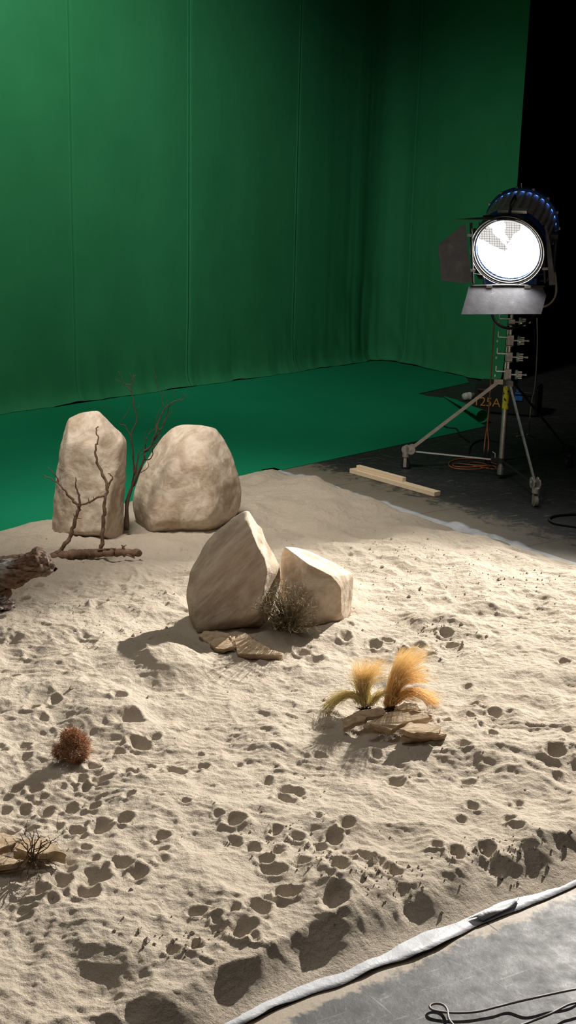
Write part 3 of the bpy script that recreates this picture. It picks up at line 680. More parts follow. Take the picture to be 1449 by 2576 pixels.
# a lone straw stalk in the sand
gk = G(143, 2078, .14); zk = sz_(gk[0], gk[1])
mb = MB(); mb.tube(spline([(gk[0], gk[1], zk - .01), D(146, 2055, gk[1]), D(147, 2046, gk[1] - .01)]), .001, 4); mb.tube(spline([(gk[0], gk[1], zk), G(160, 2080, zk + .012), G(176, 2086, zk + .004)]), .0009, 4)
tag(mb.build('straw_stalk', CORD_P, None, (gk[0], gk[1], zk)), 'single thin dry straw stalk stuck in the sand above the twigs', 'straw')

# forked dead branch and tall twiggy shrub
def wood(mb, pts, Y, r0, r1, k=6, wob=.004, ydrift=0.0, sides=8):
    w = spline([D(x, y, Y + ydrift * i) for i, (x, y) in enumerate(pts)], k)
    m = len(w); w = w + np.stack([vn2(np.arange(m) * .7, np.full(m, 3.3 * len(mb.v) % 97)), vn2(np.arange(m) * .7, np.full(m, 5.1 + len(mb.v) % 89)), vn2(np.arange(m) * .7, np.full(m, 9.7 + len(mb.v) % 83))], -1) * wob * sst(0, 2, np.arange(m))[:, None]
    rr = np.linspace(r0, r1, m) * (1 + .14 * vn2(np.arange(m) * .9, np.full(m, len(mb.v) % 71)))
    mb.tube(w, rr, sides)
S3 = lambda L: [(x / 2.1955, 900 + y / 2.1955) for x, y in L]
gb_ = G(240, 1402, .165); Yb = gb_[1]; zb_ = sz_(gb_[0], gb_[1])
db = thing('dead_branch', 'dead forked branch lying on the sand before the tall narrow boulder', 'branch', (gb_[0], gb_[1], zb_))
mb = MB(); wood(mb, S3([(280,1106),(340,1094),(400,1084),(470,1082),(520,1080),(580,1076),(640,1072),(710,1076),(772,1078)]), Yb, .036, .026, 6, .008, sides=10)
wood(mb, S3([(690,1070),(680,1045),(668,1036)]), Yb - .01, .010, .003); wood(mb, S3([(540,1062),(600,1056),(640,1052)]), Yb - .02, .008, .003); wood(mb, S3([(700,1085),(735,1102),(745,1108)]), Yb - .02, .008, .003); wood(mb, S3([(675,1050),(700,1032)]) , Yb, .006, .002)
mb.build('trunk', BRANCH, db, smooth=True)
mb = MB(); wood(mb, S3([(290,1098),(345,1050),(385,990),(408,920),(425,860),(440,825),(415,800),(390,770),(350,725),(320,690),(290,672),(240,648)]), Yb, .018, .003, 5, .006, .008)
wood(mb, S3([(322,690),(318,665),(292,635),(268,605)]), Yb + .08, .006, .002); wood(mb, S3([(440,825),(438,770),(420,710),(417,662)]), Yb + .03, .010, .003)
wood(mb, S3([(412,880),(404,862)]), Yb, .004, .002); wood(mb, S3([(425,885),(450,888)]), Yb, .004, .0015)
mb.build('stem', BRANCH, db, smooth=True)
mb = MB(); wood(mb, S3([(556,1065),(565,1000),(568,930),(575,850),(578,780),(596,715),(575,660),(548,600),(528,540),(528,490),(542,450),(532,405),(540,376)]), Yb, .016, .004, 5, .006, .010)
wood(mb, S3([(596,720),(605,690),(622,668),(612,648),(596,638)]), Yb + .05, .008, .003); wood(mb, S3([(578,762),(540,772),(500,795),(470,805),(440,818)]), Yb + .04, .008, .006)
wood(mb, S3([(520,790),(516,765)]), Yb + .04, .004, .002); wood(mb, S3([(492,797),(486,775)]), Yb + .04, .004, .002); wood(mb, S3([(575,660),(572,635)]), Yb + .05, .003, .001)
mb.build('stem', BRANCH, db, smooth=True)

S5 = lambda L: [(270 + x / 5.6, 900 + y / 5.6) for x, y in L]
gt_ = G(316, 1341, .11); Yt = gt_[1] + .02; zt_ = sz_(gt_[0], gt_[1])
ts = thing('bare_shrub', 'tall bare twiggy shrub standing in the gap of the two rear boulders', 'shrub', (gt_[0], gt_[1], zt_))
tw_ = [([(250,2430),(262,2100),(290,1950),(340,1820),(375,1620),(372,1450),(350,1200),(340,1080),(415,880),(395,760),(370,640),(340,450),(350,350),(375,240)], .011, .0022),
 ([(340,480),(270,400),(210,350),(118,303)], .004, .0016), ([(210,350),(205,270),(150,180)], .003, .001), ([(355,370),(280,378),(215,350)], .003, .0015), ([(350,330),(340,260),(325,215)], .003, .001), ([(368,300),(400,240)], .002, .001),
 ([(335,1100),(270,1000),(240,945),(178,930),(250,820),(310,710),(352,630)], .004, .0012), ([(500,500),(535,450)], .001, .0008), ([(410,750),(460,650)], .0015, .0008), 
 ([(290,2430),(285,2200),(300,1980),(400,1700),(490,1480),(530,1380),(520,1320),(620,1240),(650,1130),(690,1040),(720,900),(780,770),(840,680),(930,620),(1010,590),(1090,505)], .012, .0018),
 ([(270,2430),(275,2150),(310,1920),(390,1760),(470,1560),(520,1400)], .010, .006), ([(640,1180),(740,1040),(810,880),(860,720),(870,660)], .006, .002), ([(700,1020),(690,900),(700,830)], .003, .0012),
 ([(840,680),(835,640),(852,590)], .003, .001), ([(1010,592),(1060,590),(1090,560),(1118,508)], .0025, .001), ([(962,590),(940,530),(948,438)], .002, .001), ([(835,610),(825,550),(788,462)], .002, .0009),
 ([(812,720),(770,590),(765,520),(700,390),(680,250),(648,160),(700,78)], .0028, .0009), ([(380,1660),(425,1420),(445,1340),(540,1210),(528,1080),(560,1022)], .005, .0012), ([(400,1700),(420,1500),(450,1380),(620,1290),(650,1230)], .005, .002),
 ([(520,1440),(600,1430),(640,1360),(640,1250),(700,1180),(770,1050)], .005, .0016), ([(580,1090),(600,1050),(680,985),(690,860),(720,770),(758,715)], .0035, .001), ([(470,1620),(580,1540),(560,1440)], .003, .0015),
 ([(660,1230),(700,1200),(745,1090)], .004, .002), ([(700,980),(740,1010),(790,960),(830,850),(900,770),(925,720)], .0035, .0012), ([(640,1180),(600,1270),(530,1320)], .006, .005), ([(560,1120),(540,1210),(530,1290)], .003, .003), ([(870,690),(920,640),(960,620),(1000,640)], .002, .001), ([(620,1040),(615,990)], .0015, .0008)]
for i, (L, r0, r1) in enumerate(tw_):
    if i in (0, 9, 10): mb = MB()
    wood(mb, S5(L), Yt + (.03 if i < 9 else -.02 - .004 * (i % 5)), r0, r1, 5, .003, .0, 6)
    if i == 8 or i == 9 or i == len(tw_) - 1: mb.build('branch', TWIG, ts, smooth=True)

# ------------------------------------------------------------------ weathered log and bark
Yl = G(10, 1528, .13)[1] + .05
st = np.array([(-330, 1425, 1515), (-180, 1418, 1500), (-60, 1410, 1485), (0, 1407, 1477), (30, 1402, 1478), (50, 1399, 1471), (75, 1388, 1459), (95, 1379, 1452), (112, 1388, 1449), (125, 1398, 1445), (134, 1416, 1440), (138, 1426, 1436)], float)
xs_ = np.r_[np.linspace(-330, 20, 90), np.linspace(22, 138, 110)]; nr = 96; rows = []
for x in xs_:
    yt = np.interp(x, st[:, 0], st[:, 1]); yb = np.interp(x, st[:, 0], st[:, 2])
    T, Bm = D(x, yt, Yl), D(x, yb, Yl); c = (T + Bm) / 2; h = np.linalg.norm(T - Bm) / 2
    an = np.linspace(0, 2 * math.pi, nr); ring = np.stack([np.full(nr, c[0]), c[1] + 1.05 * h * np.cos(an), c[2] + h * np.sin(an)], -1)
    rows.append(ring)
R_ = np.array(rows); cc = R_.mean(1, keepdims=True); dirn = R_ - cc; ln = np.maximum(np.linalg.norm(dirn, axis=2, keepdims=True), 1e-4)
q = R_.reshape(-1, 3); qs = q * np.array([5, 26, 26]); nz = (1 - np.abs(fbm3(qs, 4, 1))) * .030 - .020 + .012 * fbm3(q * np.array([18, 40, 40]), 3, 4) + .010 * fbm3(q * 8, 2, 6)
nz[:] = nz * np.clip(ln.reshape(-1) / .05, .35, 1)
R_ = R_ + (dirn / ln) * nz.reshape(R_.shape[0], nr, 1); R_[:, -1] = R_[:, 0]
R_[:, :, 0] += (.02 * vn3(q * np.array([2, 30, 30]), 8)).reshape(R_.shape[0], nr) * sst(90, 138, xs_)[:, None]
lg = thing('weathered_log', 'weathered grey and rust-brown log with flaking bark propped beside the dead branch', 'log', (D(-100, 1450, Yl)[0], Yl, .12))
link('trunk', grid_mesh('trunk', R_, len(xs_), nr), LOGM, lg)
mb = MB(); wood(mb, [(-12, 1440), (-2, 1470), (8, 1492), (0, 1512)], Yl - .03, .055, .045, 8, .012, sides=14)
mb.build('stub', LOGM, lg, smooth=True)
gk = G(2, 1530, .14); zk = sz_(gk[0], gk[1])
bm = bmesh.new(); bmesh.ops.create_icosphere(bm, subdivisions=5, radius=1.0); me = bpy.data.meshes.new('bark_chunk'); bm.to_mesh(me); bm.free()
n = len(me.vertices); d = np.empty(n * 3, np.float32); me.vertices.foreach_get('co', d); d = d.reshape(-1, 3).astype(float)
v = d * np.array([.075, .06, .055]) * (1 + .42 * fbm3(d * 2.6, 4, 3))[:, None] + np.array([gk[0] - .012, gk[1] + .03, zk + .04])
me.vertices.foreach_set('co', v.astype(np.float32).ravel()); me.update()
tag(link('bark_chunk', me, BARK, None, (gk[0], gk[1], zk)), 'ragged chunk of pale flaking bark on the sand under the log', 'bark')

# ------------------------------------------------------------------ timbers
def timber(a, bb, w, h, label, z0):
    d = bb - a; L = np.linalg.norm(d); d /= L; r = np.array([-d[1], d[0], 0]); c = (a + bb) / 2 + r * w / 2
    bm = bmesh.new(); bmesh.ops.create_cube(bm, size=1.0); bmesh.ops.scale(bm, vec=(w, h, L), verts=bm.verts)
    bmesh.ops.bevel(bm, geom=bm.edges[:], offset=.003, segments=2, affect='EDGES', profile=.5); me = bpy.data.meshes.new('timber'); bm.to_mesh(me); bm.free()
    o = bpy.data.objects.new('timber', me); C.objects.link(o); me.materials.append(WOOD)
    m = Matrix([[r[0], 0, d[0], c[0]], [r[1], 0, d[1], c[1]], [0, 1, 0, z0 + h / 2], [0, 0, 0, 1]]); o.matrix_world = m
    return tag(o, label, 'timber', 'pale timber battens on the black floor')
ta, tb_ = G(879, 1190), G(1092, 1250)
timber(ta, tb_, .085, .045, 'long pale timber batten lying on the black floor', 0.001)
dd = (tb_ - ta) / np.linalg.norm(tb_ - ta); rr_ = np.array([-dd[1], dd[0], 0])
timber(ta + dd * .06 + rr_ * .035, ta + dd * .06 + rr_ * .035 + dd * (np.linalg.norm(tb_ - ta) * .56), .05, .042, 'short pale timber batten lying on top of the longer one', .0465)

# ------------------------------------------------------------------ lamp stand
Yc = 11.7; sb = D(1259, 1192, Yc); sx = sb[0]; SX = np.array([sx, Yc, 0.0])
def Zc(px, py): return D(px, py, Yc)[2]
zbot = Zc(1259, 1192)
ls = thing('light_stand', 'wheeled steel light stand with crank knobs carrying the glowing film lamp', 'light stand', (sx, Yc, 0))
mb = MB().cyl(SX + (0, 0, zbot), SX + (0, 0, Zc(1271, 968)), .030, 20); mb.cyl(SX + (0, 0, zbot - .003), SX + (0, 0, zbot + .06), .036, 20); mb.build('column', STEEL, ls, smooth=False)
tag(MB().cyl(SX + (0, 0, Zc(1268, 1029)), SX + (0, 0, Zc(1271, 972)), .0335, 20).build('tape', YELLOW, ls), 'yellow tape marked in black')
ztop = Zc(1283, 770)
mb = MB().cyl(SX + (0, 0, Zc(1271, 970)), SX + (0, 0, ztop), .015, 16); mb.cyl(SX + (-.026, .01, Zc(1271, 970)), SX + (-.026, .01, Zc(1280, 830)), .009, 12); mb.build('riser_tube', CHROME, ls)
for (yt, yb) in ((803, 815), (843, 868), (886, 908), (928, 955)):
    z0, z1 = Zc(1275, yb), Zc(1275, yt); z = (z0 + z1) / 2; c = SX + (0, 0, z)
    cl = MB().box(c, (.030, 0, 0), (0, .03, 0), (0, 0, (z1 - z0) / 2)).cyl(SX + (0, 0, z0 - .012), SX + (0, 0, z0 - .004), .045, 20)
    clo = cl.build('clamp_block', STEEL, ls)
    MB().tube([c + (-.02, -.02, .03), c + (-.115, -.02, .03), c + (-.12, -.02, .035), c + (-.12, -.02, .085)], .007, 8).cyl(c + (-.125, -.02, .0), c + (-.125, -.02, -.022), .009, 10).build('lever', CHROME, clo)
    k = MB().cyl(c + (.075, -.02, 0), c + (.092, -.02, 0), .047, 20)
    for j in range(4): k.box(c + (.115, -.02, -.03 + .02 * j), (.018, 0, 0), (0, .018, 0), (0, 0, .006))
    k.cyl(c + (.03, -.02, 0), c + (.165, -.02, 0), .008, 10).cyl(c + (.165, -.02, 0), c + (.182, -.02, 0), .012, 10).build('knob', CHROME, clo)
col_ = MB().box(SX + (0, 0, Zc(1270, 962)), (.042, 0, 0), (0, .045, 0), (0, 0, .028)); col_.build('upper_collar', DARKSTEEL, ls)
zlc = Zc(1262, 1158); MB().cyl(SX + (0, 0, zlc - .025), SX + (0, 0, zlc + .025), .046, 20).box(SX + (-.07, 0, zlc + .01), (.035, 0, 0), (0, .02, 0), (0, 0, .022)).build('lower_collar', DARKSTEEL, ls)
MB().tube(SX + np.array([(-.07, -.02, zlc + .03), (-.07, -.02, zlc + .07), (-.10, -.02, zlc + .09)]), .005, 8).build('brake_lever', CHROME, ls)
c1 = G(1030, 1180); c2 = G(1341, 1270); c3 = SX + (.78, .56, 0)
for i, (cp, jx, jy) in enumerate(((c1, 1036, 1133), (c2, 1343, 1205), (c3, None, None))):
    cp = np.array([cp[0], cp[1], 0]); out = (cp - SX); L = np.linalg.norm(out); out /= L; side = np.array([-out[1], out[0], 0])
    jz = .21; jn = cp + (0, 0, jz)
    top = SX + out * .05 + (0, 0, Zc(1255, 961)); 
    lm = (ALU, STEEL, DARKSTEEL)[i]
    lego = MB().bar(top + out * .03, jn, .028 if i == 0 else .02, .034 if i == 0 else .018).box(top + out * .02, out * .055, side * .024, (0, 0, .024)).build('leg', lm, ls)
    MB().bar(SX + out * .045 + (0, 0, zlc), jn - out * .02 - (0, 0, .02), .012, .014).build('brace', CHROME if i == 0 else DARKSTEEL, ls)
    cs = MB()                                   # caster bracket: two cheek plates, kingpin and fork
    for sgn_ in (-1, 1):
        cs.cyl(jn - out * .01 + side * sgn_ * .026, jn - out * .01 + side * sgn_ * .032, .05, 24).cyl(jn + out * .045 + side * sgn_ * .026 - (0, 0, .004), jn + out * .045 + side * sgn_ * .032 - (0, 0, .004), .042, 24)
        cs.cyl(jn - out * .01 + side * sgn_ * .033, jn - out * .01 + side * sgn_ * .04, .013, 10)
        cs.box(cp + (0, 0, .075) + side * sgn_ * .022 + out * .045, out * .016, side * .003, (0, 0, .055))
    cs.cyl(cp + out * .045 + (0, 0, .125), cp + out * .045 + (0, 0, .17), .036, 20)
    cso = cs.build('caster_bracket', ALU if i < 2 else DARKSTEEL, ls)
    MB().cyl(cp + out * .05 - side * .016 + (0, 0, .05), cp + out * .05 + side * .016 + (0, 0, .05), .0495, 24).build('caster_wheel', RUBBER if i != 1 else ALU, cso)

# ------------------------------------------------------------------ lamp head
fc = D(1276, 632, 11.42); rc = D(1314, 560, 11.98); ax = fc - rc; ax /= np.linalg.norm(ax)
RX = np.cross(ax, (0, 0, 1)); RX /= np.linalg.norm(RX); UX = np.cross(RX, ax)
RL = .338
lh = thing('film_lamp', 'large blue and silver film lamp glowing white between four open barn doors', 'film lamp', (sx, Yc, ztop))
bk = float((rc - fc) @ ax)
def rib(a):                                    # fins of the housing
    return 1.0 + .035 * (1 if math.sin(a * 30) > .0 else -1) * (abs(math.sin(a * 30)) ** .3)
mb = MB().lathe([(bk + .02, .31), (bk + .03, .335), (-.17, .335), (-.15, .30)], fc, ax, 240, rf=rib); mb.build('ribbed_housing', RIB, lh)
MB().lathe([(bk - .07, .05), (bk - .07, .28), (bk - .04, .345), (bk + .0, .362), (bk + .04, .362), (bk + .05, .34)], fc, ax, 64).build('rear_cap', BLUE, lh, smooth=False)
for k in range(14):
    a = 2 * math.pi * k / 14 + .1; q = fc + ax * (bk + .02) + .362 * (math.cos(a) * RX + math.sin(a) * UX); MB().box(q, RX * .012, UX * .012, ax * .012).build('bolt', CHROME, lh)
MB().lathe([(-.17, .30), (-.17, .350), (-.10, .352), (-.06, .345), (-.06, .30)], fc, ax, 64).build('front_casting', BLUE, lh)
MB().lathe([(-.06, .30), (-.06, .352), (-.045, .355), (.012, .352), (.016, .345), (.012, .334), (-.01, .330), (-.01, .31)], fc, ax, 80).build('lens_ring', DARKSTEEL, lh, smooth=False)
mb = MB()
for (R, h, t) in ((.347, .016, .0045), (.322, -.004, .006), (.302, -.012, .004)):
    MB().tube([fc + ax * h + R * (math.cos(a) * RX + math.sin(a) * UX) for a in np.linspace(0, 2 * math.pi, 73)], t, 6, False).build('bright_rim', CHROME, lh, smooth=True)
MB().lathe([(-.025, .318), (-.025, .300), (-.018, .298), (-.018, .318)], fc, ax, 64).build('blue_inner_ring', BLUE, lh)
lens = MB().lathe([(-.055, .298), (-.035, .275), (-.022, .22), (-.012, .14), (-.008, .06), (-.007, .001)], fc, ax, 64).build('lens', LENS, lh, tuple(fc), smooth=True)
tag(lens, 'glowing white lens')
mb = MB()
for k in range(-12, 13):
    t = k * .0235; L = math.sqrt(max(.296 ** 2 - t * t, 0))
    mb.cyl(fc - RX * L + UX * t + ax * .0, fc + RX * L + UX * t + ax * .0, .0013, 4); mb.cyl(fc - UX * L + RX * t + ax * .003, fc + UX * L + RX * t + ax * .003, .0013, 4)
mb.build('wire_guard', DARKSTEEL, lh)
mb = MB().box(fc + ax * .0 - UX * .352, RX * .033, UX * .010, ax * .018); mb.build('latch', CHROME, lh)
# lower electronics box and yoke
MB().box(fc + ax * (-.22) - UX * .345, RX * .26, UX * .05, ax * .16).build('ballast_box', BLUE, lh)
pv = fc + ax * (bk * .55)
yk = MB().tube([pv + RX * .385 , pv + RX * .385 - np.array([0, 0, .32]), pv + RX * .33 - np.array([0, 0, .41]), pv * (1, 1, 0) + np.array([0, 0, pv[2] - .42]), pv - RX * .33 - np.array([0, 0, .41]), pv - RX * .385 - np.array([0, 0, .32]), pv - RX * .385], .018, 8)
yk.cyl(SX + (0, 0, ztop - .02), pv * (1, 1, 0) + np.array([0, 0, pv[2] - .41]), .022, 12); yk.cyl(pv + RX * .34, pv + RX * .41, .05, 16); yk.cyl(pv - RX * .34, pv - RX * .41, .05, 16)
yk.build('yoke', DARKSTEEL, lh)
MB().cyl(fc + ax * (bk + .02) + UX * .355, fc + ax * (bk + .02) + UX * .41, .006, 8).build('sight_pin', CHROME, lh); mb = MB().tube([fc + ax * (-.14) + UX * .35, fc + ax * (-.16) + UX * .40, fc + ax * (-.36) + UX * .40, fc + ax * (-.38) + UX * .35], .010, 8); mb.build('top_handle', DARKSTEEL, lh)
for t_, w_ in ((-.10, .07), (.05, .05)): MB().box(fc - ax * .1 + UX * .358 + RX * t_, RX * w_, UX * .014, ax * .03).build('top_bracket', CHROME, lh)
# barn doors: frame and four leaves
Yf = fc[1] + .02
frm = MB()
for pts in ([(1185, 560), (1187, 640), (1190, 712)], [(1363, 560), (1368, 640), (1371, 712)], [(1185, 720), (1275, 718), (1370, 720)], [(1215, 545), (1275, 543), (1330, 547)]):
    frm.tube([D(x, y, Yf) for x, y in pts], .013, 8)
for pts in ([(1186, 582), (1206, 573), (1206, 558)], [(1188, 688), (1214, 692), (1218, 700)], [(1370, 688), (1345, 692), (1342, 706)], [(1366, 582), (1352, 576), (1346, 566)], [(1206, 573), (1222, 575)], [(1218, 700), (1220, 722)], [(1342, 706), (1340, 722)]):
    frm.tube([D(x, y, Yf) for x, y in pts], .005, 6)
frm.build('barn_door_frame', DARKSTEEL, lh)
def leaf(pts, hinge):
    q = np.array([D(x, y, Y) for x, y, Y in pts]); 
    n = np.cross(q[1] - q[0], q[2] - q[0]); n /= np.linalg.norm(n); c = q.mean(0)
    q = q - ((q - c) @ n)[:, None] * n                     # flatten the sheet
    m = len(q); vs = list(q + n * .002) + list(q - n * .002); fs = [tuple(range(m)), tuple(range(2 * m - 1, m - 1, -1))] + [(i, (i + 1) % m, m + (i + 1) % m, m + i) for i in range(m)]
    o = MB().add(vs, fs).build('barn_door', DOOR, lh)
    for (x, y) in hinge: MB().box(D(x, y, Yf - .012), (.028, 0, 0), (0, .012, 0), (0, 0, .012)).build('hinge', CHROME, o)
    return o
Yo = Yf - .22
leaf([(1168, 560, Yf), (1174, 636, Yf), (1185, 706, Yf), (1167, 712, Yf - .03), (1114, 708, Yo), (1107, 617, Yo)], [(1183, 592), (1188, 680)])
leaf([(1366, 562, Yf), (1369, 600, Yf), (1377, 716, Yf), (1404, 719, Yo), (1394, 627, Yo), (1373, 569, Yf - .06)], [(1366, 592), (1371, 676)])
leaf([(1179, 722, Yf), (1365, 723, Yf), (1374, 744, Yf - .06), (1362, 789, Yo + .02), (1160, 791, Yo + .02), (1174, 742, Yf - .06)], [(1231, 721), (1327, 722)])
leaf([(1222, 545, Yf), (1330, 546, Yf), (1312, 553, Yo), (1141, 555, Yo)], [])
# lamp cables
def cable(name, pts, r, mat, label, cat, group=None, parent=None, k=8):
    w = spline(pts, k); mb = MB().tube(w, r, 8)
    if parent is not None: return mb.build(name, mat, parent, smooth=True)
    o = mb.build(name, mat, None, (w[:, 0].mean(), w[:, 1].mean(), w[:, 2].min()), smooth=True); return tag(o, label, cat, group)
cable('lead', [D(1390, 650, 11.75), D(1398, 700, 11.7), D(1399, 735, 11.7), D(1390, 757, 11.68), D(1372, 770, 11.66), D(1350, 772, 11.7)], .011, CORD_P, '', '', parent=lh)
cable('lead', [D(1190, 660, 11.72), D(1187, 690, 11.72), D(1188, 715, 11.72), D(1198, 740, 11.72)], .010, CORD_P, '', '', parent=lh)
cable('lead', [D(1237, 785, 11.6), D(1242, 802, 11.6), D(1258, 819, 11.58), D(1284, 826, 11.6), D(1312, 818, 11.64), D(1340, 800, 11.7), D(1350, 775, 11.7)], .014, RUBBER, '', '', parent=lh)

# ------------------------------------------------------------------ cables around the stand
def fl_(L, z=.006): return [G(x, y, z) for x, y in L]
cable('electric_cable', [D(1243, 800, 11.9), D(1240, 860, 11.9), D(1236, 930, 11.9), D(1233, 980, 11.9), D(1230, 1030, 11.88), D(1228, 1060, 11.86), D(1221, 1100, 11.85), D(1218, 1140, 11.85)] + fl_([(1222, 1158), (1240, 1165)], .008), .007, CORD_O, 'thin brown power cord hanging down behind the light stand, its strand set to the outside', 'cable', 'thin brown cords at the light stand')
cable('electric_cable', [D(1236, 965, 11.84), D(1232, 1000, 11.84), D(1229, 1040, 11.83), D(1226, 1070, 11.82), D(1229, 1110, 11.82), D(1228, 1140, 11.8)] + fl_([(1232, 1160), (1250, 1168)], .010), .007, CORD_O, 'thin brown cord dangling beside the column of the light stand, the shorter one', 'cable', 'thin brown cords at the light stand')
cable('coiled_cable', fl_([(1250, 1157), (1210, 1154), (1160, 1154), (1132, 1162), (1133, 1174), (1158, 1180), (1200, 1180), (1232, 1174), (1215, 1166), (1190, 1163), (1180, 1168), (1200, 1174), (1225, 1178), (1248, 1180)], .008) + fl_([(1240, 1172), (1205, 1174), (1165, 1175), (1140, 1172), (1150, 1166), (1190, 1170), (1235, 1172)], .016), .007, CORD_O, 'orange cord coiled on the floor under the light stand', 'cable')
cable('floor_cable', fl_([(1470, 1328), (1430, 1322), (1395, 1316), (1381, 1306), (1395, 1298), (1430, 1294), (1470, 1293)], .012), .012, RUBBER, 'black cable loop lying alone on the dark floor past the wheeled light stand', 'cable')
cable('floor_cable', fl_([(1117, 1072), (1128, 1076), (1146, 1078), (1152, 1084), (1155, 1092), (1166, 1100), (1180, 1110)], .014), .010, RUBBER, 'black cable crossing the edge of the green floor sheet', 'cable')
cable('floor_cable', fl_([(1180, 1140), (1184, 1122), (1200, 1110), (1225, 1106), (1260, 1112)], .010), .009, RUBBER, 'black cable curving on the dark floor behind the light stand', 'cable')
cable('hanging_cable', [D(1351, 800, 13.5), D(1352, 860, 13.5), D(1349, 930, 13.5), D(1345, 975, 13.5), D(1338, 1010, 13.5), D(1332, 1060, 13.5)] + fl_([(1328, 1092), (1300, 1098)], .01), .007, CORD_P, 'thin grey cable hanging in the darkness behind the glowing lamp', 'cable')
cable('extension_cable', fl_([(1560, 2462), (1500, 2477)], .012) + fl_([(1449, 2488), (1390, 2500), (1336, 2512)], .035) + fl_([(1285, 2524), (1249, 2533)], .018) + fl_([(1215, 2542), (1190, 2546), (1160, 2548), (1126, 2547), (1090, 2541), (1081, 2531), (1093, 2524.5), (1113, 2527), (1125, 2540), (1129, 2562), (1140, 2578), (1160, 2600), (1200, 2640)], .016), .0045, CORD_W, 'dusty flexible cable twisted into a small loop on the grey floor', 'cable')
cable('extension_cable', fl_([(1520, 2500), (1449, 2522), (1425, 2529), (1381, 2552)], .030) + fl_([(1340, 2568), (1300, 2584), (1260, 2610)], .010), .0045, CORD_W, 'dusty cable crossing the bottom corner of the grey floor without a loop', 'cable')

# ------------------------------------------------------------------ dark power case behind the stand
Yk = 15.4; kc = D(1268, 1040, Yk)
pc = thing('power_case', 'black power distribution case with orange stencilled figures behind the light stand', 'power case', (kc[0], Yk, 0))
kr = np.array([math.cos(-.35), math.sin(-.35), 0]); kn = np.array([-kr[1], kr[0], 0]); zt2 = D(1268, 968, Yk)[2]
kc0 = np.array([kc[0], Yk, 0])
bm = bmesh.new(); bmesh.ops.create_cube(bm, size=1.0); bmesh.ops.scale(bm, vec=(.82, .5, zt2 - .02), verts=bm.verts); bmesh.ops.bevel(bm, geom=bm.edges[:], offset=.02, segments=2, affect='EDGES')
me = bpy.data.meshes.new('body'); 
bmesh.ops.transform(bm, matrix=Matrix([[kr[0], kn[0], 0, kc0[0] + kn[0] * .25], [kr[1], kn[1], 0, kc0[1] + kn[1] * .25], [0, 0, 1, zt2 / 2], [0, 0, 0, 1]]), verts=bm.verts); bm.to_mesh(me); bm.free()
link('body', me, CASE, pc)
cu = bpy.data.curves.new('txt', 'FONT'); cu.body = '125A'; cu.size = .165; cu.extrude = .002; cu.align_x = 'CENTER'
to = bpy.data.objects.new('txt', cu); C.objects.link(to); bpy.context.view_layer.update()
me = bpy.data.meshes.new_from_object(to.evaluated_get(bpy.context.evaluated_depsgraph_get())); bpy.data.objects.remove(to)
tc_ = D(1221, 1020, Yk - .02); tt = float((tc_ - kc0) @ kr); q0 = kc0 + kr * tt - kn * .006
me.transform(Matrix([[kr[0], 0, -kn[0], q0[0]], [kr[1], 0, -kn[1], q0[1]], [0, 1, 0, D(1221, 1024, Yk)[2]], [0, 0, 0, 1]]))
link('stencilled_figures', me, STENCIL, pc)
q1 = kc0 + kr * (float((D(1307, 1000, Yk) - kc0) @ kr)); z1_ = D(1307, 1000, Yk)[2]
mb = MB().box(q1 - kn * .008 + (0, 0, z1_), kr * .05, kn * .006, (0, 0, .03)).box(q1 - kn * .008 + (0, 0, z1_ + .065), kr * .045, kn * .006, (0, 0, .012)).box(q1 - kn * .008 + (0, 0, z1_ + .1), kr * .035, kn * .006, (0, 0, .014)); mb.build('blue_panel', BLUELAB, pc)
for k in (-.3, .3): MB().tube([kc0 + kr * (k - .06) - kn * .005 + (0, 0, zt2 - .09), kc0 + kr * (k - .05) - kn * .04 + (0, 0, zt2 - .08), kc0 + kr * (k + .05) - kn * .04 + (0, 0, zt2 - .08), kc0 + kr * (k + .06) - kn * .005 + (0, 0, zt2 - .09)], .008, 8).build('handle', DARKSTEEL, pc)
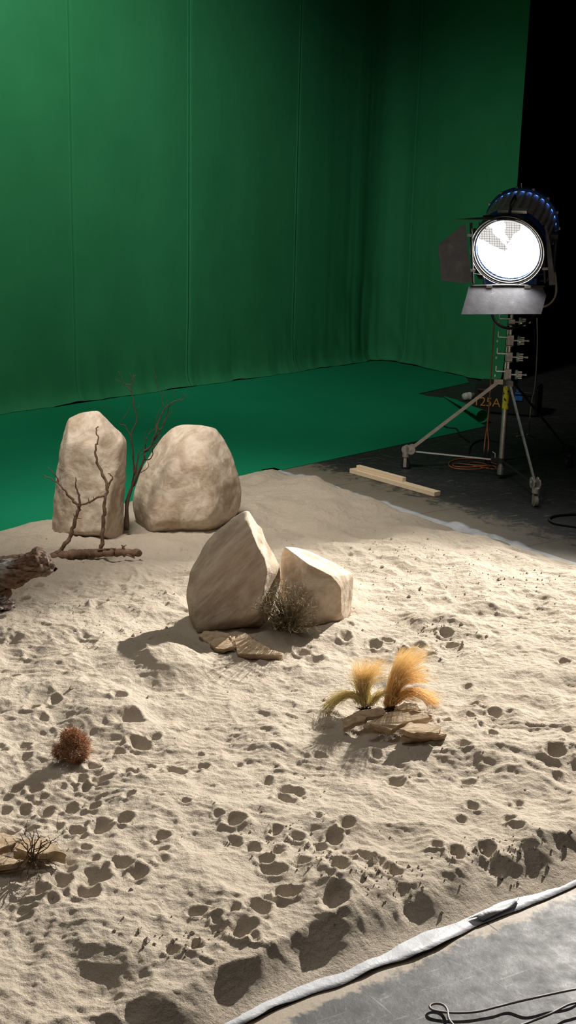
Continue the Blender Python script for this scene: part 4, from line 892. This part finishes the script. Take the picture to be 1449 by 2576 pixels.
# pale bulb-shaped connector lying beside it
gp = G(1178, 1008); cp = gp + (0, 0, .06)
mb = MB().lathe([(-.09, .002), (-.085, .045), (-.03, .058), (.0, .058), (.005, .062), (.03, .062), (.035, .052), (.09, .04), (.10, .002)], cp, (1, .35, .05), 20)
tag(mb.build('cable_connector', PALE, None, tuple(gp), smooth=True), 'pale grey round cable connector on the floor beside the black power case', 'connector')

# ------------------------------------------------------------------ light
def look(o, a, t):
    o.location = a; o.rotation_euler = (Vector(t) - Vector(a)).to_track_quat('-Z', 'Y').to_euler()
def spot(name, a, t, e, ang, blend, rad, col):
    l = bpy.data.lights.new(name, 'SPOT'); l.energy = e; l.spot_size = math.radians(ang); l.spot_blend = blend; l.shadow_soft_size = rad; l.color = col
    o = bpy.data.objects.new(name, l); C.objects.link(o); look(o, a, t); return o
def area(name, a, t, e, sx_, sy_, col, spread=180):
    l = bpy.data.lights.new(name, 'AREA'); l.shape = 'RECTANGLE'; l.size = sx_; l.size_y = sy_; l.energy = e; l.color = col; l.spread = math.radians(spread)
    o = bpy.data.objects.new(name, l); C.objects.link(o); look(o, a, t); return o
KEY = (6.2, 15.2, 7.1)
spot('key_lamp', KEY, (.2, 4.85, 0), 22500, 29.0, .72, .08, (1, .955, .88))
spot('overhead_lamp', (-1.8, 7.0, 6.4), (-.85, 10.2, .3), 1950, 51, 1.0, .8, (1, .93, .84))
spot('cyclorama_lamp', (-1.6, 9.2, 9.0), (-4.9, 13.2, 6.2), 3000, 100, 1.0, .6, (1, .97, .80))
spot('backdrop_fill_far', (-2.2, 10.2, 8.0), (.7, 17.0, 1.6), 1500, 56, 1.0, .6, (1, .97, .86))  # unseen fill added to brighten the curtain's far side and the green floor
area('house_fill', (-1.5, 1.5, 6.5), (0, 6, 0), 40, 3, 3, (1, .92, .84))
area('shadow_fill_above', (-.9, 6.0, 6.6), (-.9, 6.2, 0), 42, 2.4, 2.4, (1, .92, .84), 110)  # extra soft fill, added overhead to lift the shadows on the sand
w = bpy.data.worlds.new('dark_studio'); bpy.context.scene.world = w; w.use_nodes = True
w.node_tree.nodes['Background'].inputs[0].default_value = (.6, .62, .65, 1); w.node_tree.nodes['Background'].inputs[1].default_value = .004
vs_ = bpy.context.scene.view_settings; vs_.view_transform = 'Standard'; vs_.look = 'None'; vs_.gamma = 1; vs_.exposure = 0; vs_.use_curve_mapping = False
